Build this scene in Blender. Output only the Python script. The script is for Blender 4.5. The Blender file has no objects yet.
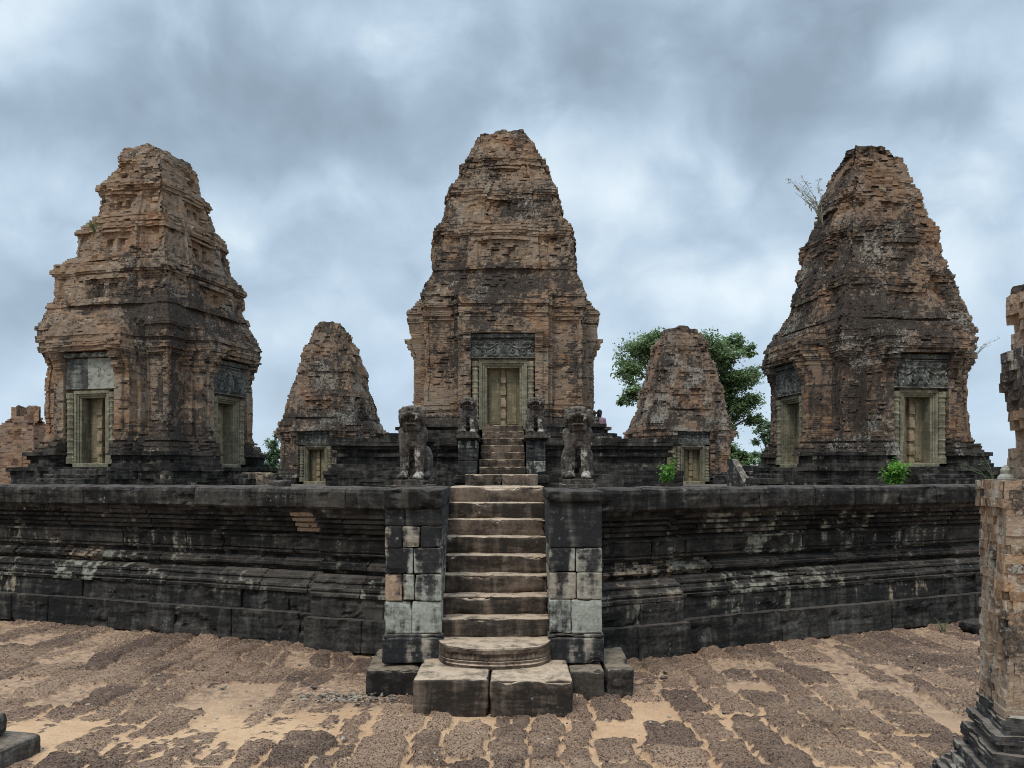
import bpy, bmesh, math, random
import numpy as np
from mathutils import Vector, Matrix

R = math.radians
scene = bpy.context.scene
col = scene.collection
random.seed(7)

# ------------------------------------------------------------------ camera, sky, sun, exposure
EYE = 2.4
F = 800.0                                    # focal length in pixels of a 1024 wide frame
cam_d = bpy.data.cameras.new('camera')
cam = bpy.data.objects.new('camera', cam_d)
col.objects.link(cam)
cam.location = (0, 0, EYE)
cam.rotation_euler = (R(90), 0, 0)
cam_d.sensor_width = 36
cam_d.lens = 36 * F / 1024
cam_d.shift_y = (473 - 384) / 1024           # the lens is shifted up: horizon at row 473
cam_d.clip_end = 4000
scene.camera = cam

SUN_EL, SUN_AZ = 58, 205                     # high, behind the left shoulder, behind cloud
CLOUD_GAIN = 1.0
world = bpy.data.worlds.new('World')
scene.world = world
world.use_nodes = True

sun_d = bpy.data.lights.new('sun', 'SUN')
sun_d.energy = 1.5
sun_d.angle = R(14)
sun_d.color = (1.0, 0.93, 0.82)
sun = bpy.data.objects.new('sun', sun_d)
col.objects.link(sun)
_az = R(SUN_AZ)
_d = Vector((math.sin(_az) * math.cos(R(SUN_EL)), math.cos(_az) * math.cos(R(SUN_EL)), math.sin(R(SUN_EL))))
sun.rotation_euler = (-_d).to_track_quat('-Z', 'Y').to_euler()
sun.location = (0, 0, 60)

vs = scene.view_settings
vs.view_transform = 'Standard'
vs.look = 'None'
vs.exposure = 0.50
vs.gamma = 1.0
vs.use_curve_mapping = False
scene.cycles.max_bounces = 5
scene.cycles.diffuse_bounces = 3
scene.cycles.use_denoising = True
scene.cycles.denoising_prefilter = 'FAST'
scene.cycles.filter_width = 1.0


# ------------------------------------------------------------------ node helper
class NT:
    def __init__(self, tree):
        self.t = tree
        tree.nodes.clear()

    def n(self, kind, **kw):
        nd = self.t.nodes.new(kind)
        for k, v in kw.items():
            setattr(nd, k, v)
        return nd

    def put(self, sock, v):
        if isinstance(v, bpy.types.NodeSocket):
            self.t.links.new(v, sock)
        elif v is not None:
            if isinstance(v, (tuple, list)) and len(v) == 3 and sock.type == 'RGBA':
                v = tuple(v) + (1,)
            sock.default_value = v

    def math(self, op, a, b=None, c=None, clamp=False):
        nd = self.n('ShaderNodeMath', operation=op, use_clamp=clamp)
        self.put(nd.inputs[0], a)
        self.put(nd.inputs[1], b)
        self.put(nd.inputs[2], c)
        return nd.outputs[0]

    def vmath(self, op, a, b=None):
        nd = self.n('ShaderNodeVectorMath', operation=op)
        self.put(nd.inputs[0], a)
        if op == 'SCALE':
            self.put(nd.inputs['Scale'], b)
        else:
            self.put(nd.inputs[1], b)
        return nd.outputs[1] if op in ('LENGTH', 'DOT_PRODUCT') else nd.outputs[0]

    def noise(self, vec, scale, detail=4, rough=0.55, dist=0.0):
        nd = self.n('ShaderNodeTexNoise')
        self.put(nd.inputs['Vector'], vec)
        nd.inputs['Scale'].default_value = scale
        nd.inputs['Detail'].default_value = detail
        nd.inputs['Roughness'].default_value = rough
        nd.inputs['Distortion'].default_value = dist
        return nd.outputs['Fac']

    def noise_col(self, vec, scale):
        nd = self.n('ShaderNodeTexNoise')
        self.put(nd.inputs['Vector'], vec)
        nd.inputs['Scale'].default_value = scale
        nd.inputs['Detail'].default_value = 3
        return nd.outputs['Color']

    def voro_s(self, vec, scale):
        nd = self.n('ShaderNodeTexVoronoi', feature='SMOOTH_F1')
        self.put(nd.inputs['Vector'], vec)
        nd.inputs['Scale'].default_value = scale
        nd.inputs['Smoothness'].default_value = 0.7
        return nd.outputs['Distance']

    def voro(self, vec, scale, feature='F1', out='Distance', rnd=1.0):
        nd = self.n('ShaderNodeTexVoronoi', feature=feature)
        self.put(nd.inputs['Vector'], vec)
        nd.inputs['Scale'].default_value = scale
        nd.inputs['Randomness'].default_value = rnd
        return nd.outputs[out]

    def ss(self, v, a, b):
        nd = self.n('ShaderNodeMapRange', interpolation_type='SMOOTHSTEP')
        self.put(nd.inputs[0], v)
        nd.inputs[1].default_value = a
        nd.inputs[2].default_value = b
        return nd.outputs[0]

    def mix(self, f, a, b, blend='MIX'):
        nd = self.n('ShaderNodeMix', data_type='RGBA', blend_type=blend)
        self.put(nd.inputs[0], f)
        self.put(nd.inputs[6], a)
        self.put(nd.inputs[7], b)
        return nd.outputs[2]

    def ramp(self, f, stops):
        nd = self.n('ShaderNodeValToRGB')
        el = nd.color_ramp.elements
        while len(el) < len(stops):
            el.new(0.5)
        for e, (p, c) in zip(el, stops):
            e.position = p
            e.color = tuple(c) + (1,)
        self.put(nd.inputs[0], f)
        return nd.outputs[0]

    def scalev(self, vec, s):
        nd = self.n('ShaderNodeMapping')
        self.put(nd.inputs[0], vec)
        nd.inputs['Scale'].default_value = s
        return nd.outputs[0]

    def sep(self, v):
        nd = self.n('ShaderNodeSeparateXYZ')
        self.put(nd.inputs[0], v)
        return nd.outputs

    def attr(self, name='blk'):
        nd = self.n('ShaderNodeAttribute', attribute_name=name)
        s = self.n('ShaderNodeSeparateColor')
        self.t.links.new(nd.outputs['Color'], s.inputs[0])
        return s.outputs

    def bump(self, h, strength, dist):
        nd = self.n('ShaderNodeBump')
        nd.inputs['Strength'].default_value = strength
        nd.inputs['Distance'].default_value = dist
        self.put(nd.inputs['Height'], h)
        return nd.outputs[0]

    def finish(self, colr, rough=0.9, normal=None, spec=0.25):
        b = self.n('ShaderNodeBsdfPrincipled')
        self.put(b.inputs['Base Color'], colr)
        self.put(b.inputs['Roughness'], rough)
        b.inputs['Specular IOR Level'].default_value = spec
        self.put(b.inputs['Normal'], normal)
        o = self.n('ShaderNodeOutputMaterial')
        self.t.links.new(b.outputs[0], o.inputs[0])
        return b


# ------------------------------------------------------------------ overcast sky
def build_sky():
    t = NT(world.node_tree)
    gen = t.n('ShaderNodeTexCoord').outputs['Generated']
    d = t.vmath('NORMALIZE', gen)
    x, y, z = t.sep(d)
    zz = t.math('ADD', t.math('MAXIMUM', z, 0.0), 0.10)
    comb = t.n('ShaderNodeCombineXYZ')
    t.put(comb.inputs[0], t.math('DIVIDE', x, zz))
    t.put(comb.inputs[1], t.math('DIVIDE', y, zz))
    comb.inputs[2].default_value = 3.7
    big = t.noise(t.scalev(comb.outputs[0], (1.0, 1.0, 1)), 0.55, 2, 0.5, 0.3)
    warp = t.vmath('ADD', d, t.vmath('SCALE', t.vmath('SUBTRACT', t.noise_col(d, 6.0), (0.5, 0.5, 0.5)), 0.10))
    dw = t.scalev(warp, (1, 1, 1.25))
    det = t.noise(dw, 4.6, 3, 0.5, 0.0)
    puff = t.math('SUBTRACT', 1.0, t.voro_s(dw, 9.0))
    det2 = t.noise(dw, 13, 8, 0.62, 0.0)
    v = t.math('ADD', t.math('MULTIPLY', big, 0.24), t.math('ADD', t.math('MULTIPLY', det, 0.80), t.math('MULTIPLY', det2, 0.25)))
    v = t.math('ADD', v, t.math('MULTIPLY', puff, 0.22))
    brk = t.math('MULTIPLY', t.ss(t.noise(dw, 7.5, 5, 0.55), 0.56, 0.74), 0.07)
    v = t.math('ADD', t.math('SUBTRACT', v, 0.105), brk)

    def blob(px, py, rx, ry, amt):
        # a heavier (amt < 0) or thinner (amt > 0) part of the cloud sheet, round a direction
        w = Vector(((px - 512) / F, 1.0, (473 - py) / F)).normalized()
        dv = t.vmath('SUBTRACT', d, tuple(w))
        q = t.scalev(dv, (F / rx, F / rx, F / ry))
        l = t.vmath('LENGTH', q)
        g = t.math('SUBTRACT', 1.0, t.ss(l, 0.0, 1.6))
        return t.math('MULTIPLY', g, amt)
    for b in BLOBS:
        v = t.math('ADD', v, blob(*b))
    c = t.ramp(v, [(0.36, (0.215, 0.28, 0.35)), (0.50, (0.28, 0.36, 0.45)), (0.64, (0.38, 0.48, 0.58)), (0.80, (0.54, 0.63, 0.70)), (0.95, (0.70, 0.76, 0.80))])
    hor = t.math('SUBTRACT', 1.0, t.ss(z, 0.0, 0.24))
    c = t.mix(t.math('MULTIPLY', hor, 0.6), c, (0.46, 0.57, 0.68))
    # an overcast sky is several times brighter overhead than at the horizon
    up = t.math('ADD', 1.0, t.math('MULTIPLY', t.ss(z, 0.52, 0.95), ZENITH))
    below = t.ss(z, -0.25, -0.02)
    sky = t.n('ShaderNodeTexSky', sky_type='NISHITA', sun_disc=False)
    sky.sun_elevation = R(SUN_EL)
    sky.sun_rotation = R(SUN_AZ)
    bg1 = t.n('ShaderNodeBackground')
    t.put(bg1.inputs[0], sky.outputs[0])
    bg1.inputs[1].default_value = 0.05
    bg2 = t.n('ShaderNodeBackground')
    t.put(bg2.inputs[0], c)
    t.put(bg2.inputs[1], t.math('MULTIPLY', up, t.math('ADD', 0.3, t.math('MULTIPLY', below, 0.7))))
    mx = t.n('ShaderNodeMixShader')
    mx.inputs[0].default_value = 0.94           # cloud cover
    t.t.links.new(bg1.outputs[0], mx.inputs[1])
    t.t.links.new(bg2.outputs[0], mx.inputs[2])
    o = t.n('ShaderNodeOutputWorld')
    t.t.links.new(mx.outputs[0], o.inputs[0])


ZENITH = 2.6
BLOBS = [  # px, py, radius x, radius y, amount
    (100, 110, 150, 60, -0.20), (250, 60, 170, 70, -0.16), (240, 140, 130, 50, -0.12),
    (20, 30, 70, 40, 0.22), (40, 190, 90, 50, 0.14), (450, 50, 150, 50, -0.10),
    (640, 110, 220, 55, -0.15), (760, 40, 240, 50, -0.15), (900, 100, 160, 45, -0.16), (900, 65, 40, 28, 0.20),
    (990, 30, 60, 40, 0.16), (350, 200, 120, 60, 0.06), (680, 300, 150, 60, 0.05), (640, 230, 150, 40, -0.05), (960, 220, 110, 70, 0.10),
    (300, 300, 120, 60, 0.06), (30, 300, 80, 80, -0.05), (300, 15, 60, 25, 0.12),
]
build_sky()


# ------------------------------------------------------------------ numpy noise
def hsh(ix, iy, iz, seed=0):
    n = (ix.astype(np.int64) * 374761393 + iy.astype(np.int64) * 668265263 + iz.astype(np.int64) * 1440670441 + seed * 1274126177) & 0xffffffff
    n = ((n ^ (n >> 13)) * 1274126177) & 0xffffffff
    n = ((n ^ (n >> 16)) * 2246822519) & 0xffffffff
    n = n ^ (n >> 15)
    return n / 4294967296.0


def vnoise(p, seed=0):
    p = np.asarray(p, float)
    i = np.floor(p).astype(np.int64)
    f = p - i
    f = f * f * (3 - 2 * f)
    out = 0
    for dx in (0, 1):
        wx = f[..., 0] if dx else 1 - f[..., 0]
        for dy in (0, 1):
            wy = f[..., 1] if dy else 1 - f[..., 1]
            for dz in (0, 1):
                wz = f[..., 2] if dz else 1 - f[..., 2]
                out = out + wx * wy * wz * hsh(i[..., 0] + dx, i[..., 1] + dy, i[..., 2] + dz, seed)
    return out


def fbm(p, octv=3, seed=0, gain=0.5):
    a, s, tot = 1.0, 0.0, 0.0
    p = np.asarray(p, float)
    for o in range(octv):
        s = s + a * vnoise(p * (2 ** o) + o * 17.3, seed + o)
        tot += a
        a *= gain
    return s / tot


def sstep(x, a, b):
    t = np.clip((np.asarray(x, float) - a) / (b - a), 0, 1)
    return t * t * (3 - 2 * t)


# ------------------------------------------------------------------ mesh building
class MB:
    """collects polygons, each with a face colour attribute 'blk', and links them as ONE mesh object"""
    def __init__(self):
        self.v, self.f, self.c, self.n = [], [], [], 0

    def add(self, verts, faces, blk=(0.5, 0.0, 0.0)):
        verts = np.asarray(verts, float).reshape(-1, 3)
        faces = np.asarray(faces, np.int64)
        self.v.append(verts)
        self.f.append(faces + self.n)
        b = np.asarray(blk, float)
        if b.ndim == 1:
            b = np.tile(b, (len(faces), 1))
        self.c.append(b)
        self.n += len(verts)

    def xform(self, M):
        A = np.array(M)
        self.v = [p @ A[:3, :3].T + A[:3, 3] for p in self.v]
        return self

    def build(self, name, m, parent=None, smooth=False):
        me = bpy.data.meshes.new(name)
        V = np.concatenate(self.v)
        me.vertices.add(len(V))
        me.vertices.foreach_set('co', V.astype(np.float32).ravel())
        tot = np.concatenate([np.full(len(f), f.shape[1]) for f in self.f])
        idx = np.concatenate([f.ravel() for f in self.f])
        me.loops.add(len(idx))
        me.loops.foreach_set('vertex_index', idx.astype(np.int32))
        me.polygons.add(len(tot))
        st = np.concatenate([[0], np.cumsum(tot)[:-1]])
        me.polygons.foreach_set('loop_start', st.astype(np.int32))
        me.polygons.foreach_set('loop_total', tot.astype(np.int32))
        C = np.concatenate(self.c)
        a = me.attributes.new('blk', 'FLOAT_COLOR', 'FACE')
        a.data.foreach_set('color', np.concatenate([C, np.ones((len(C), 1))], 1).astype(np.float32).ravel())
        me.update(calc_edges=True)
        me.validate()
        me.polygons.foreach_set('use_smooth', np.full(len(me.polygons), smooth))
        me.materials.append(m)
        o = bpy.data.objects.new(name, me)
        col.objects.link(o)
        o.parent = parent
        return o


def tag(o, label=None, cat=None, group=None, kind=None):
    if label:
        o['label'] = label
    if cat:
        o['category'] = cat
    if group:
        o['group'] = group
    if kind:
        o['kind'] = kind
    return o


def thing(name, loc, label, cat, rz=0.0, group=None):
    o = bpy.data.objects.new(name, None)
    o.empty_display_size = 0.3
    col.objects.link(o)
    o.location = loc
    o.rotation_euler = (0, 0, rz)
    return tag(o, label, cat, group)


def copy_tree(o, parent=None):
    c = o.copy()
    col.objects.link(c)
    c.parent = parent
    for ch in list(o.children):
        copy_tree(ch, c)
    return c


def rblock(mb, c, size, yaw=0.0, r=0.03, res=0.06, amp=0.012, blk=None, seed=0, freq=5.0, wear=0.0, front=None, tilt=(0, 0), taper=0.0):
    """a worn, round-edged stone block; c = centre, front(z) = extra push of its -y face at height z"""
    h = np.array(size) / 2.0
    r = min(r, *(h * 0.9))
    ax = []
    for k in range(3):
        n = max(2, int(math.ceil(2 * h[k] / res)))
        inner = np.linspace(-h[k] + r, h[k] - r, n)
        ax.append(np.concatenate([[-h[k], -h[k] + r * 0.35], inner, [h[k] - r * 0.35, h[k]]]))
    P, Q, n0 = [], [], 0
    for k in range(3):
        a, b = (k + 1) % 3, (k + 2) % 3
        A, B = np.meshgrid(ax[a], ax[b], indexing='ij')
        na, nb = A.shape
        for sgn in (-1, 1):
            p = np.zeros((na * nb, 3))
            p[:, a], p[:, b], p[:, k] = A.ravel(), B.ravel(), sgn * h[k]
            i = np.arange(na * nb).reshape(na, nb) + n0
            q = np.stack([i[:-1, :-1], i[1:, :-1], i[1:, 1:], i[:-1, 1:]], -1).reshape(-1, 4)
            if sgn < 0:
                q = q[:, ::-1]
            P.append(p)
            Q.append(q)
            n0 += len(p)
    P, Q = np.concatenate(P), np.concatenate(Q)
    key = np.round(P * 1e5).astype(np.int64)
    _, first, inv = np.unique(key, axis=0, return_index=True, return_inverse=True)
    inv = inv.ravel()
    P, Q = P[first], inv[Q]
    q = np.clip(P, -(h - r), h - r)
    d = P - q
    L = np.linalg.norm(d, axis=1, keepdims=True)
    n = d / np.maximum(L, 1e-9)
    P = q + n * r
    s = seed * 7.31 + np.array([0.0, 3.1, 5.7])
    ns = fbm(P * freq + s, 3, seed % 97) - 0.5
    ew = np.sort(np.clip(1 - (h - np.abs(P)) / (2.5 * r + 0.03), 0, 1), axis=1)[:, 1]
    chip = sstep(fbm(P * freq * 1.3 + s + 9, 3, 5), 0.52, 0.75) * wear * ew * ew * 0.6
    P = P + n * (ns * 2 * amp - chip)[:, None]
    if taper:
        P[:, :2] *= (1 - taper * (P[:, 2:3] / (2 * h[2])))
    if front is not None:
        w = 0.5 - P[:, 1] / (2 * h[1])
        P[:, 1] -= front(P[:, 2] + c[2]) * np.clip(w, 0, 1)
    P[:, 2] += P[:, 0] * tilt[0] + P[:, 1] * tilt[1]
    cy, sy = math.cos(yaw), math.sin(yaw)
    X = P[:, 0] * cy - P[:, 1] * sy + c[0]
    Y = P[:, 0] * sy + P[:, 1] * cy + c[1]
    P = np.stack([X, Y, P[:, 2] + c[2]], 1)
    if blk is None:
        blk = (random.random(), 0.0, 0.0)
    mb.add(P, Q, blk)


def tube(mb, pts, rad, n=8, blk=(0.5, 0, 0)):
    pts = [Vector(p) for p in pts]
    V = []
    for i, p in enumerate(pts):
        d = (pts[min(i + 1, len(pts) - 1)] - pts[max(i - 1, 0)]).normalized()
        a = d.orthogonal().normalized() if abs(d.z) < 0.9 else Vector((1, 0, 0)).cross(d).normalized()
        b = d.cross(a)
        for k in range(n):
            th = 2 * math.pi * k / n
            V.append(p + (a * math.cos(th) + b * math.sin(th)) * rad[i])
    Fq = []
    for i in range(len(pts) - 1):
        for k in range(n):
            k2 = (k + 1) % n
            Fq.append((i * n + k, i * n + k2, (i + 1) * n + k2, (i + 1) * n + k))
    mb.add([tuple(v) for v in V], Fq, blk)


def lathe(mb, prof, c, n=8, blk=(0.5, 0, 0), ph=0.0, sx=1.0):
    V = []
    for (r, z) in prof:
        for k in range(n):
            th = 2 * math.pi * k / n + ph
            V.append((c[0] + sx * r * math.cos(th), c[1] + r * math.sin(th), c[2] + z))
    Fq = [(i * n + k, i * n + (k + 1) % n, (i + 1) * n + (k + 1) % n, (i + 1) * n + k) for i in range(len(prof) - 1) for k in range(n)]
    mb.add(V, Fq, blk)


def box(mb, x0, x1, y0, y1, z0, z1, blk=(0.5, 0, 0), b=0.0):
    rblock(mb, ((x0 + x1) / 2, (y0 + y1) / 2, (z0 + z1) / 2), (abs(x1 - x0), abs(y1 - y0), abs(z1 - z0)), r=max(b, 0.006), res=0.3, amp=0.002, blk=blk)


# ------------------------------------------------------------------ materials
MAT = {}


def new_mat(name):
    m = bpy.data.materials.new(name)
    m.use_nodes = True
    MAT[name] = m
    return NT(m.node_tree)


def mat_brick(name, tint=(1, 1, 1), black=0.0, pale=0.0):
    """old Khmer brick: blk.R = brick, blk.G = black lichen crust, blk.B = pale lichen / mortar wash"""
    t = new_mat(name)
    P = t.n('ShaderNodeTexCoord').outputs['Object']
    r, g, b = t.attr()[:3]
    base = t.ramp(r, [(0.0, (0.070, 0.047, 0.034)), (0.2, (0.160, 0.101, 0.064)), (0.6, (0.238, 0.153, 0.092)), (0.85, (0.295, 0.20, 0.126)), (1.0, (0.36, 0.285, 0.205))])
    n1 = t.noise(P, 1.3, 4, 0.6)
    n2 = t.noise(P, 9, 5, 0.65)
    n3 = t.noise(P, 38, 3, 0.6)
    base = t.mix(t.ss(n1, 0.36, 0.62), base, (0.235, 0.185, 0.14))
    base = t.mix(t.math('MULTIPLY', t.ss(t.noise(t.scalev(P, (1, 1, 0.6)), 0.8, 3, 0.5), 0.45, 0.7), 0.38), base, (0.285, 0.145, 0.078))
    base = t.mix(t.ss(n2, 0.25, 0.5), t.mix(0.55, base, (0.1, 0.075, 0.06)), base)
    base = t.mix(1.0, base, tuple(tint), 'MULTIPLY')
    # soot-black crust, patchy at brick scale
    st = t.math('ADD', g, t.math('MULTIPLY', t.math('SUBTRACT', n2, 0.5), 1.3))
    st = t.math('ADD', st, t.math('MULTIPLY', t.math('SUBTRACT', n3, 0.5), 0.9))
    n4 = t.noise(t.scalev(P, (1.3, 1.3, 0.8)), 4.2, 6, 0.7)
    st = t.math('ADD', st, t.math('MULTIPLY', t.math('SUBTRACT', n4, 0.5), 1.5))
    st = t.ss(t.math('ADD', st, black), 0.34, 0.66)
    crust = t.mix(t.ss(n3, 0.4, 0.7), (0.026, 0.023, 0.022), (0.092, 0.080, 0.068))
    c = t.mix(t.math('MULTIPLY', st, 0.93), base, crust)
    # grey-white lichen
    sp = t.noise(P, 13, 6, 0.78)
    pm = t.math('ADD', t.math('MULTIPLY', b, 0.62), t.math('MULTIPLY', t.math('SUBTRACT', sp, 0.5), 2.2))
    pm = t.ss(t.math('ADD', pm, pale), 0.42, 0.6)
    c = t.mix(t.math('MULTIPLY', pm, 0.62), c, t.mix(n3, (0.25, 0.235, 0.20), (0.48, 0.46, 0.40)))
    h = t.math('ADD', t.math('MULTIPLY', n2, 0.6), t.math('MULTIPLY', n3, 0.5))
    t.finish(c, 0.95, t.bump(h, 0.8, 0.03), 0.1)


def mat_stone(name, dark, mid, pale, dust=0.0, dustcol=(0.42, 0.31, 0.21), streak=0.5, bias=0.0, sc=1.0, speck=0.35):
    """weathered sandstone; blk.R = block, blk.G = how pale the block is, blk.B = warmth"""
    t = new_mat(name)
    P = t.n('ShaderNodeTexCoord').outputs['Object']
    geo = t.n('ShaderNodeNewGeometry')
    r, g, b = t.attr()[:3]
    n1 = t.noise(P, 1.6 * sc, 5, 0.6, 0.4)
    n2 = t.noise(t.scalev(P, (3.2, 3.2, 0.55)), 2.0 * sc, 4, 0.6, 0.2)
    n3 = t.noise(P, 26 * sc, 4, 0.65)
    n4 = t.noise(P, 7 * sc, 4, 0.65)
    k = t.math('ADD', t.math('MULTIPLY', t.math('SUBTRACT', r, 0.5), 0.35), t.math('ADD', n1, t.math('MULTIPLY', t.math('SUBTRACT', n4, 0.5), 0.7)))
    c = t.mix(t.ss(t.math('ADD', k, t.math('MULTIPLY', t.math('SUBTRACT', n3, 0.5), 0.6)), 0.34, 0.86), dark, mid)
    n5 = t.noise(t.scalev(P, (0.9, 0.9, 7.0)), 2.2 * sc, 4, 0.6, 0.2)
    wash = t.ss(t.math('ADD', t.math('MULTIPLY', n2, 0.7), t.math('MULTIPLY', n5, 0.5)), 0.56, 0.82)
    c = t.mix(t.math('MULTIPLY', wash, 0.6), c, tuple(m_ * 1.4 + p_ * 0.16 for m_, p_ in zip(mid, pale)))
    pm = t.math('ADD', g, t.math('MULTIPLY', t.math('SUBTRACT', n2, 0.5), streak * 2))
    pm = t.math('ADD', pm, t.math('MULTIPLY', t.math('SUBTRACT', n5, 0.5), streak * 0.8))
    pm = t.math('ADD', pm, t.math('MULTIPLY', t.math('SUBTRACT', n4, 0.5), 0.9))
    pm = t.ss(t.math('ADD', pm, bias), 0.38, 0.68)
    pc = t.mix(b, pale, (0.36, 0.25, 0.17))
    pc = t.mix(t.ss(n3, 0.3, 0.7), t.mix(0.35, pc, dark), pc)
    c = t.mix(t.math('MULTIPLY', pm, 0.9), c, pc)
    # specks of white crustose lichen
    v = t.voro(P, 14 * sc, 'F1', 'Distance')
    sp = t.math('MULTIPLY', t.math('SUBTRACT', 1.0, t.ss(v, 0.12, 0.3)), t.ss(t.noise(P, 2.3 * sc, 3, 0.6), 0.55, 0.72))
    c = t.mix(t.math('MULTIPLY', sp, speck), c, (0.42, 0.42, 0.38))
    if dust:
        nz = t.sep(geo.outputs['Normal'])[2]
        dm = t.math('MULTIPLY', t.ss(nz, 0.6, 0.98), t.ss(t.math('ADD', n4, t.math('MULTIPLY', n3, 0.35)), 0.36, 0.80))
        c = t.mix(t.math('MULTIPLY', dm, dust), c, dustcol)
    h = t.math('ADD', t.math('MULTIPLY', n4, 0.8), t.math('MULTIPLY', n3, 0.45))
    t.finish(c, 0.88, t.bump(h, 0.6, 0.03), 0.2)


mat_brick('brick')
mat_brick('brick_dark', (0.92, 0.88, 0.86), 0.10, 0.06)
mat_brick('brick_hazed', (0.98, 0.97, 0.99), 0.02, 0.10)  # back towers: distance haze put into the colour, a greyer tint and paler wash
mat_brick('brick_red', (1.03, 0.92, 0.9), -0.16, 0.05)
mat_brick('brick_pale', (1.12, 1.10, 1.08), 0.04, 0.18)
mat_stone('stone_black', (0.008, 0.0075, 0.007), (0.050, 0.044, 0.038), (0.255, 0.26, 0.205), dust=0.35, dustcol=(0.13, 0.10, 0.08), streak=0.85)
mat_stone('stone_pier', (0.017, 0.017, 0.018), (0.075, 0.07, 0.066), (0.34, 0.35, 0.30), dust=0.5, dustcol=(0.25, 0.2, 0.15), bias=0.11, streak=0.6)
mat_stone('stone_step', (0.024, 0.019, 0.015), (0.135, 0.098, 0.072), (0.26, 0.22, 0.17), dust=0.9, dustcol=(0.42, 0.315, 0.22), bias=-0.15)
mat_stone('stone_foot', (0.010, 0.009, 0.008), (0.060, 0.050, 0.041), (0.24, 0.22, 0.17), dust=0.75, dustcol=(0.24, 0.18, 0.125))
mat_stone('stone_frame', (0.105, 0.097, 0.068), (0.225, 0.205, 0.14), (0.32, 0.29, 0.205), dust=0.3, bias=0.0, speck=0.2)
mat_stone('stone_leaf', (0.13, 0.112, 0.07), (0.225, 0.19, 0.12), (0.29, 0.23, 0.145), dust=0.2, speck=0.15)
mat_stone('stone_lintel', (0.045, 0.047, 0.045), (0.17, 0.175, 0.155), (0.33, 0.345, 0.30), dust=0.3, speck=0.3)
mat_stone('stone_lion', (0.030, 0.025, 0.021), (0.092, 0.077, 0.064), (0.46, 0.44, 0.39), dust=0.2, streak=0.35, bias=-0.04, sc=2.2, speck=0.7)
mat_stone('stone_floor', (0.03, 0.026, 0.023), (0.085, 0.072, 0.06), (0.22, 0.18, 0.13), dust=0.3, dustcol=(0.17, 0.13, 0.09), bias=0.0)


def mat_ground():
    t = new_mat('ground')
    P = t.n('ShaderNodeTexCoord').outputs['Object']
    r, g, b = t.attr('ground_mask')[:3]       # R = laterite, G = block number, B = grit
    n1 = t.noise(P, 0.9, 4, 0.6)
    n2 = t.noise(P, 11, 5, 0.7)
    n3 = t.noise(P, 60, 3, 0.7)
    sand = t.mix(t.ss(n1, 0.35, 0.65), (0.42, 0.262, 0.150), (0.50, 0.332, 0.20))
    sand = t.mix(t.math('MULTIPLY', t.ss(n2, 0.48, 0.68), 0.5), sand, (0.33, 0.20, 0.13))
    grit = t.mix(t.ss(n2, 0.35, 0.6), (0.19, 0.122, 0.083), (0.37, 0.245, 0.158))
    gm = t.ss(t.math('ADD', b, t.math('MULTIPLY', t.math('SUBTRACT', n2, 0.5), 1.3)), 0.25, 0.65)
    sand = t.mix(gm, sand, grit)
    lat = t.ramp(g, [(0.0, (0.10, 0.066, 0.050)), (0.4, (0.165, 0.107, 0.076)), (0.75, (0.23, 0.148, 0.10)), (1.0, (0.30, 0.195, 0.13))])
    wv = t.vmath('ADD', P, t.vmath('SCALE', t.noise_col(P, 20), 0.06))
    v = t.voro(wv, 55, 'F1', 'Distance')
    pit = t.math('MULTIPLY', t.math('SUBTRACT', 1.0, t.ss(v, 0.15, 0.55)), t.ss(t.noise(P, 33, 3, 0.7), 0.42, 0.62))
    lat = t.mix(t.math('MULTIPLY', pit, t.ss(n2, 0.3, 0.6)), lat, (0.045, 0.030, 0.026))
    lat = t.mix(t.ss(n3, 0.30, 0.52), t.mix(0.6, lat, (0.05, 0.034, 0.027)), lat)
    lat = t.mix(t.math('MULTIPLY', t.ss(n3, 0.55, 0.75), 0.8), lat, (0.30, 0.205, 0.145))
    # sand caught on the block tops
    lat = t.mix(t.math('MULTIPLY', t.ss(t.math('ADD', n1, t.math('MULTIPLY', n2, 0.6)), 0.72, 1.0), 0.6), lat, (0.33, 0.22, 0.145))
    m = t.ss(t.math('ADD', r, t.math('MULTIPLY', t.math('SUBTRACT', n3, 0.5), 0.7)), 0.3, 0.7)
    c = t.mix(m, sand, lat)
    # pale stone chips
    pv = t.voro(P, 26, 'F1', 'Distance')
    pc = t.voro(P, 26, 'F1', 'Color')
    pr = t.sep(pc)[0]
    chip = t.math('MULTIPLY', t.math('LESS_THAN', pv, 0.22), t.math('GREATER_THAN', pr, 0.93))
    c = t.mix(t.math('MULTIPLY', chip, 0.7), c, (0.55, 0.45, 0.35))
    h = t.math('ADD', t.math('MULTIPLY', n3, 0.4), t.math('MULTIPLY', n2, 0.5))
    h = t.math('SUBTRACT', h, t.math('MULTIPLY', t.math('MULTIPLY', pit, m), 0.8))
    t.finish(c, 0.95, t.bump(h, 1.0, 0.045), 0.1)


mat_ground()


def mat_leaf(name, a, b_, c_):
    t = new_mat(name)
    r = t.attr()[0]
    c = t.ramp(r, [(0.0, a), (0.55, b_), (1.0, c_)])
    bs = t.finish(c, 0.6, None, 0.3)
    tr = t.n('ShaderNodeBsdfTranslucent')
    t.put(tr.inputs[0], c)
    mx = t.n('ShaderNodeMixShader')
    mx.inputs[0].default_value = 0.42
    t.t.links.new(bs.outputs[0], mx.inputs[1])
    t.t.links.new(tr.outputs[0], mx.inputs[2])
    o = [n for n in t.t.nodes if n.type == 'OUTPUT_MATERIAL'][0]
    t.t.links.new(mx.outputs[0], o.inputs[0])


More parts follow.
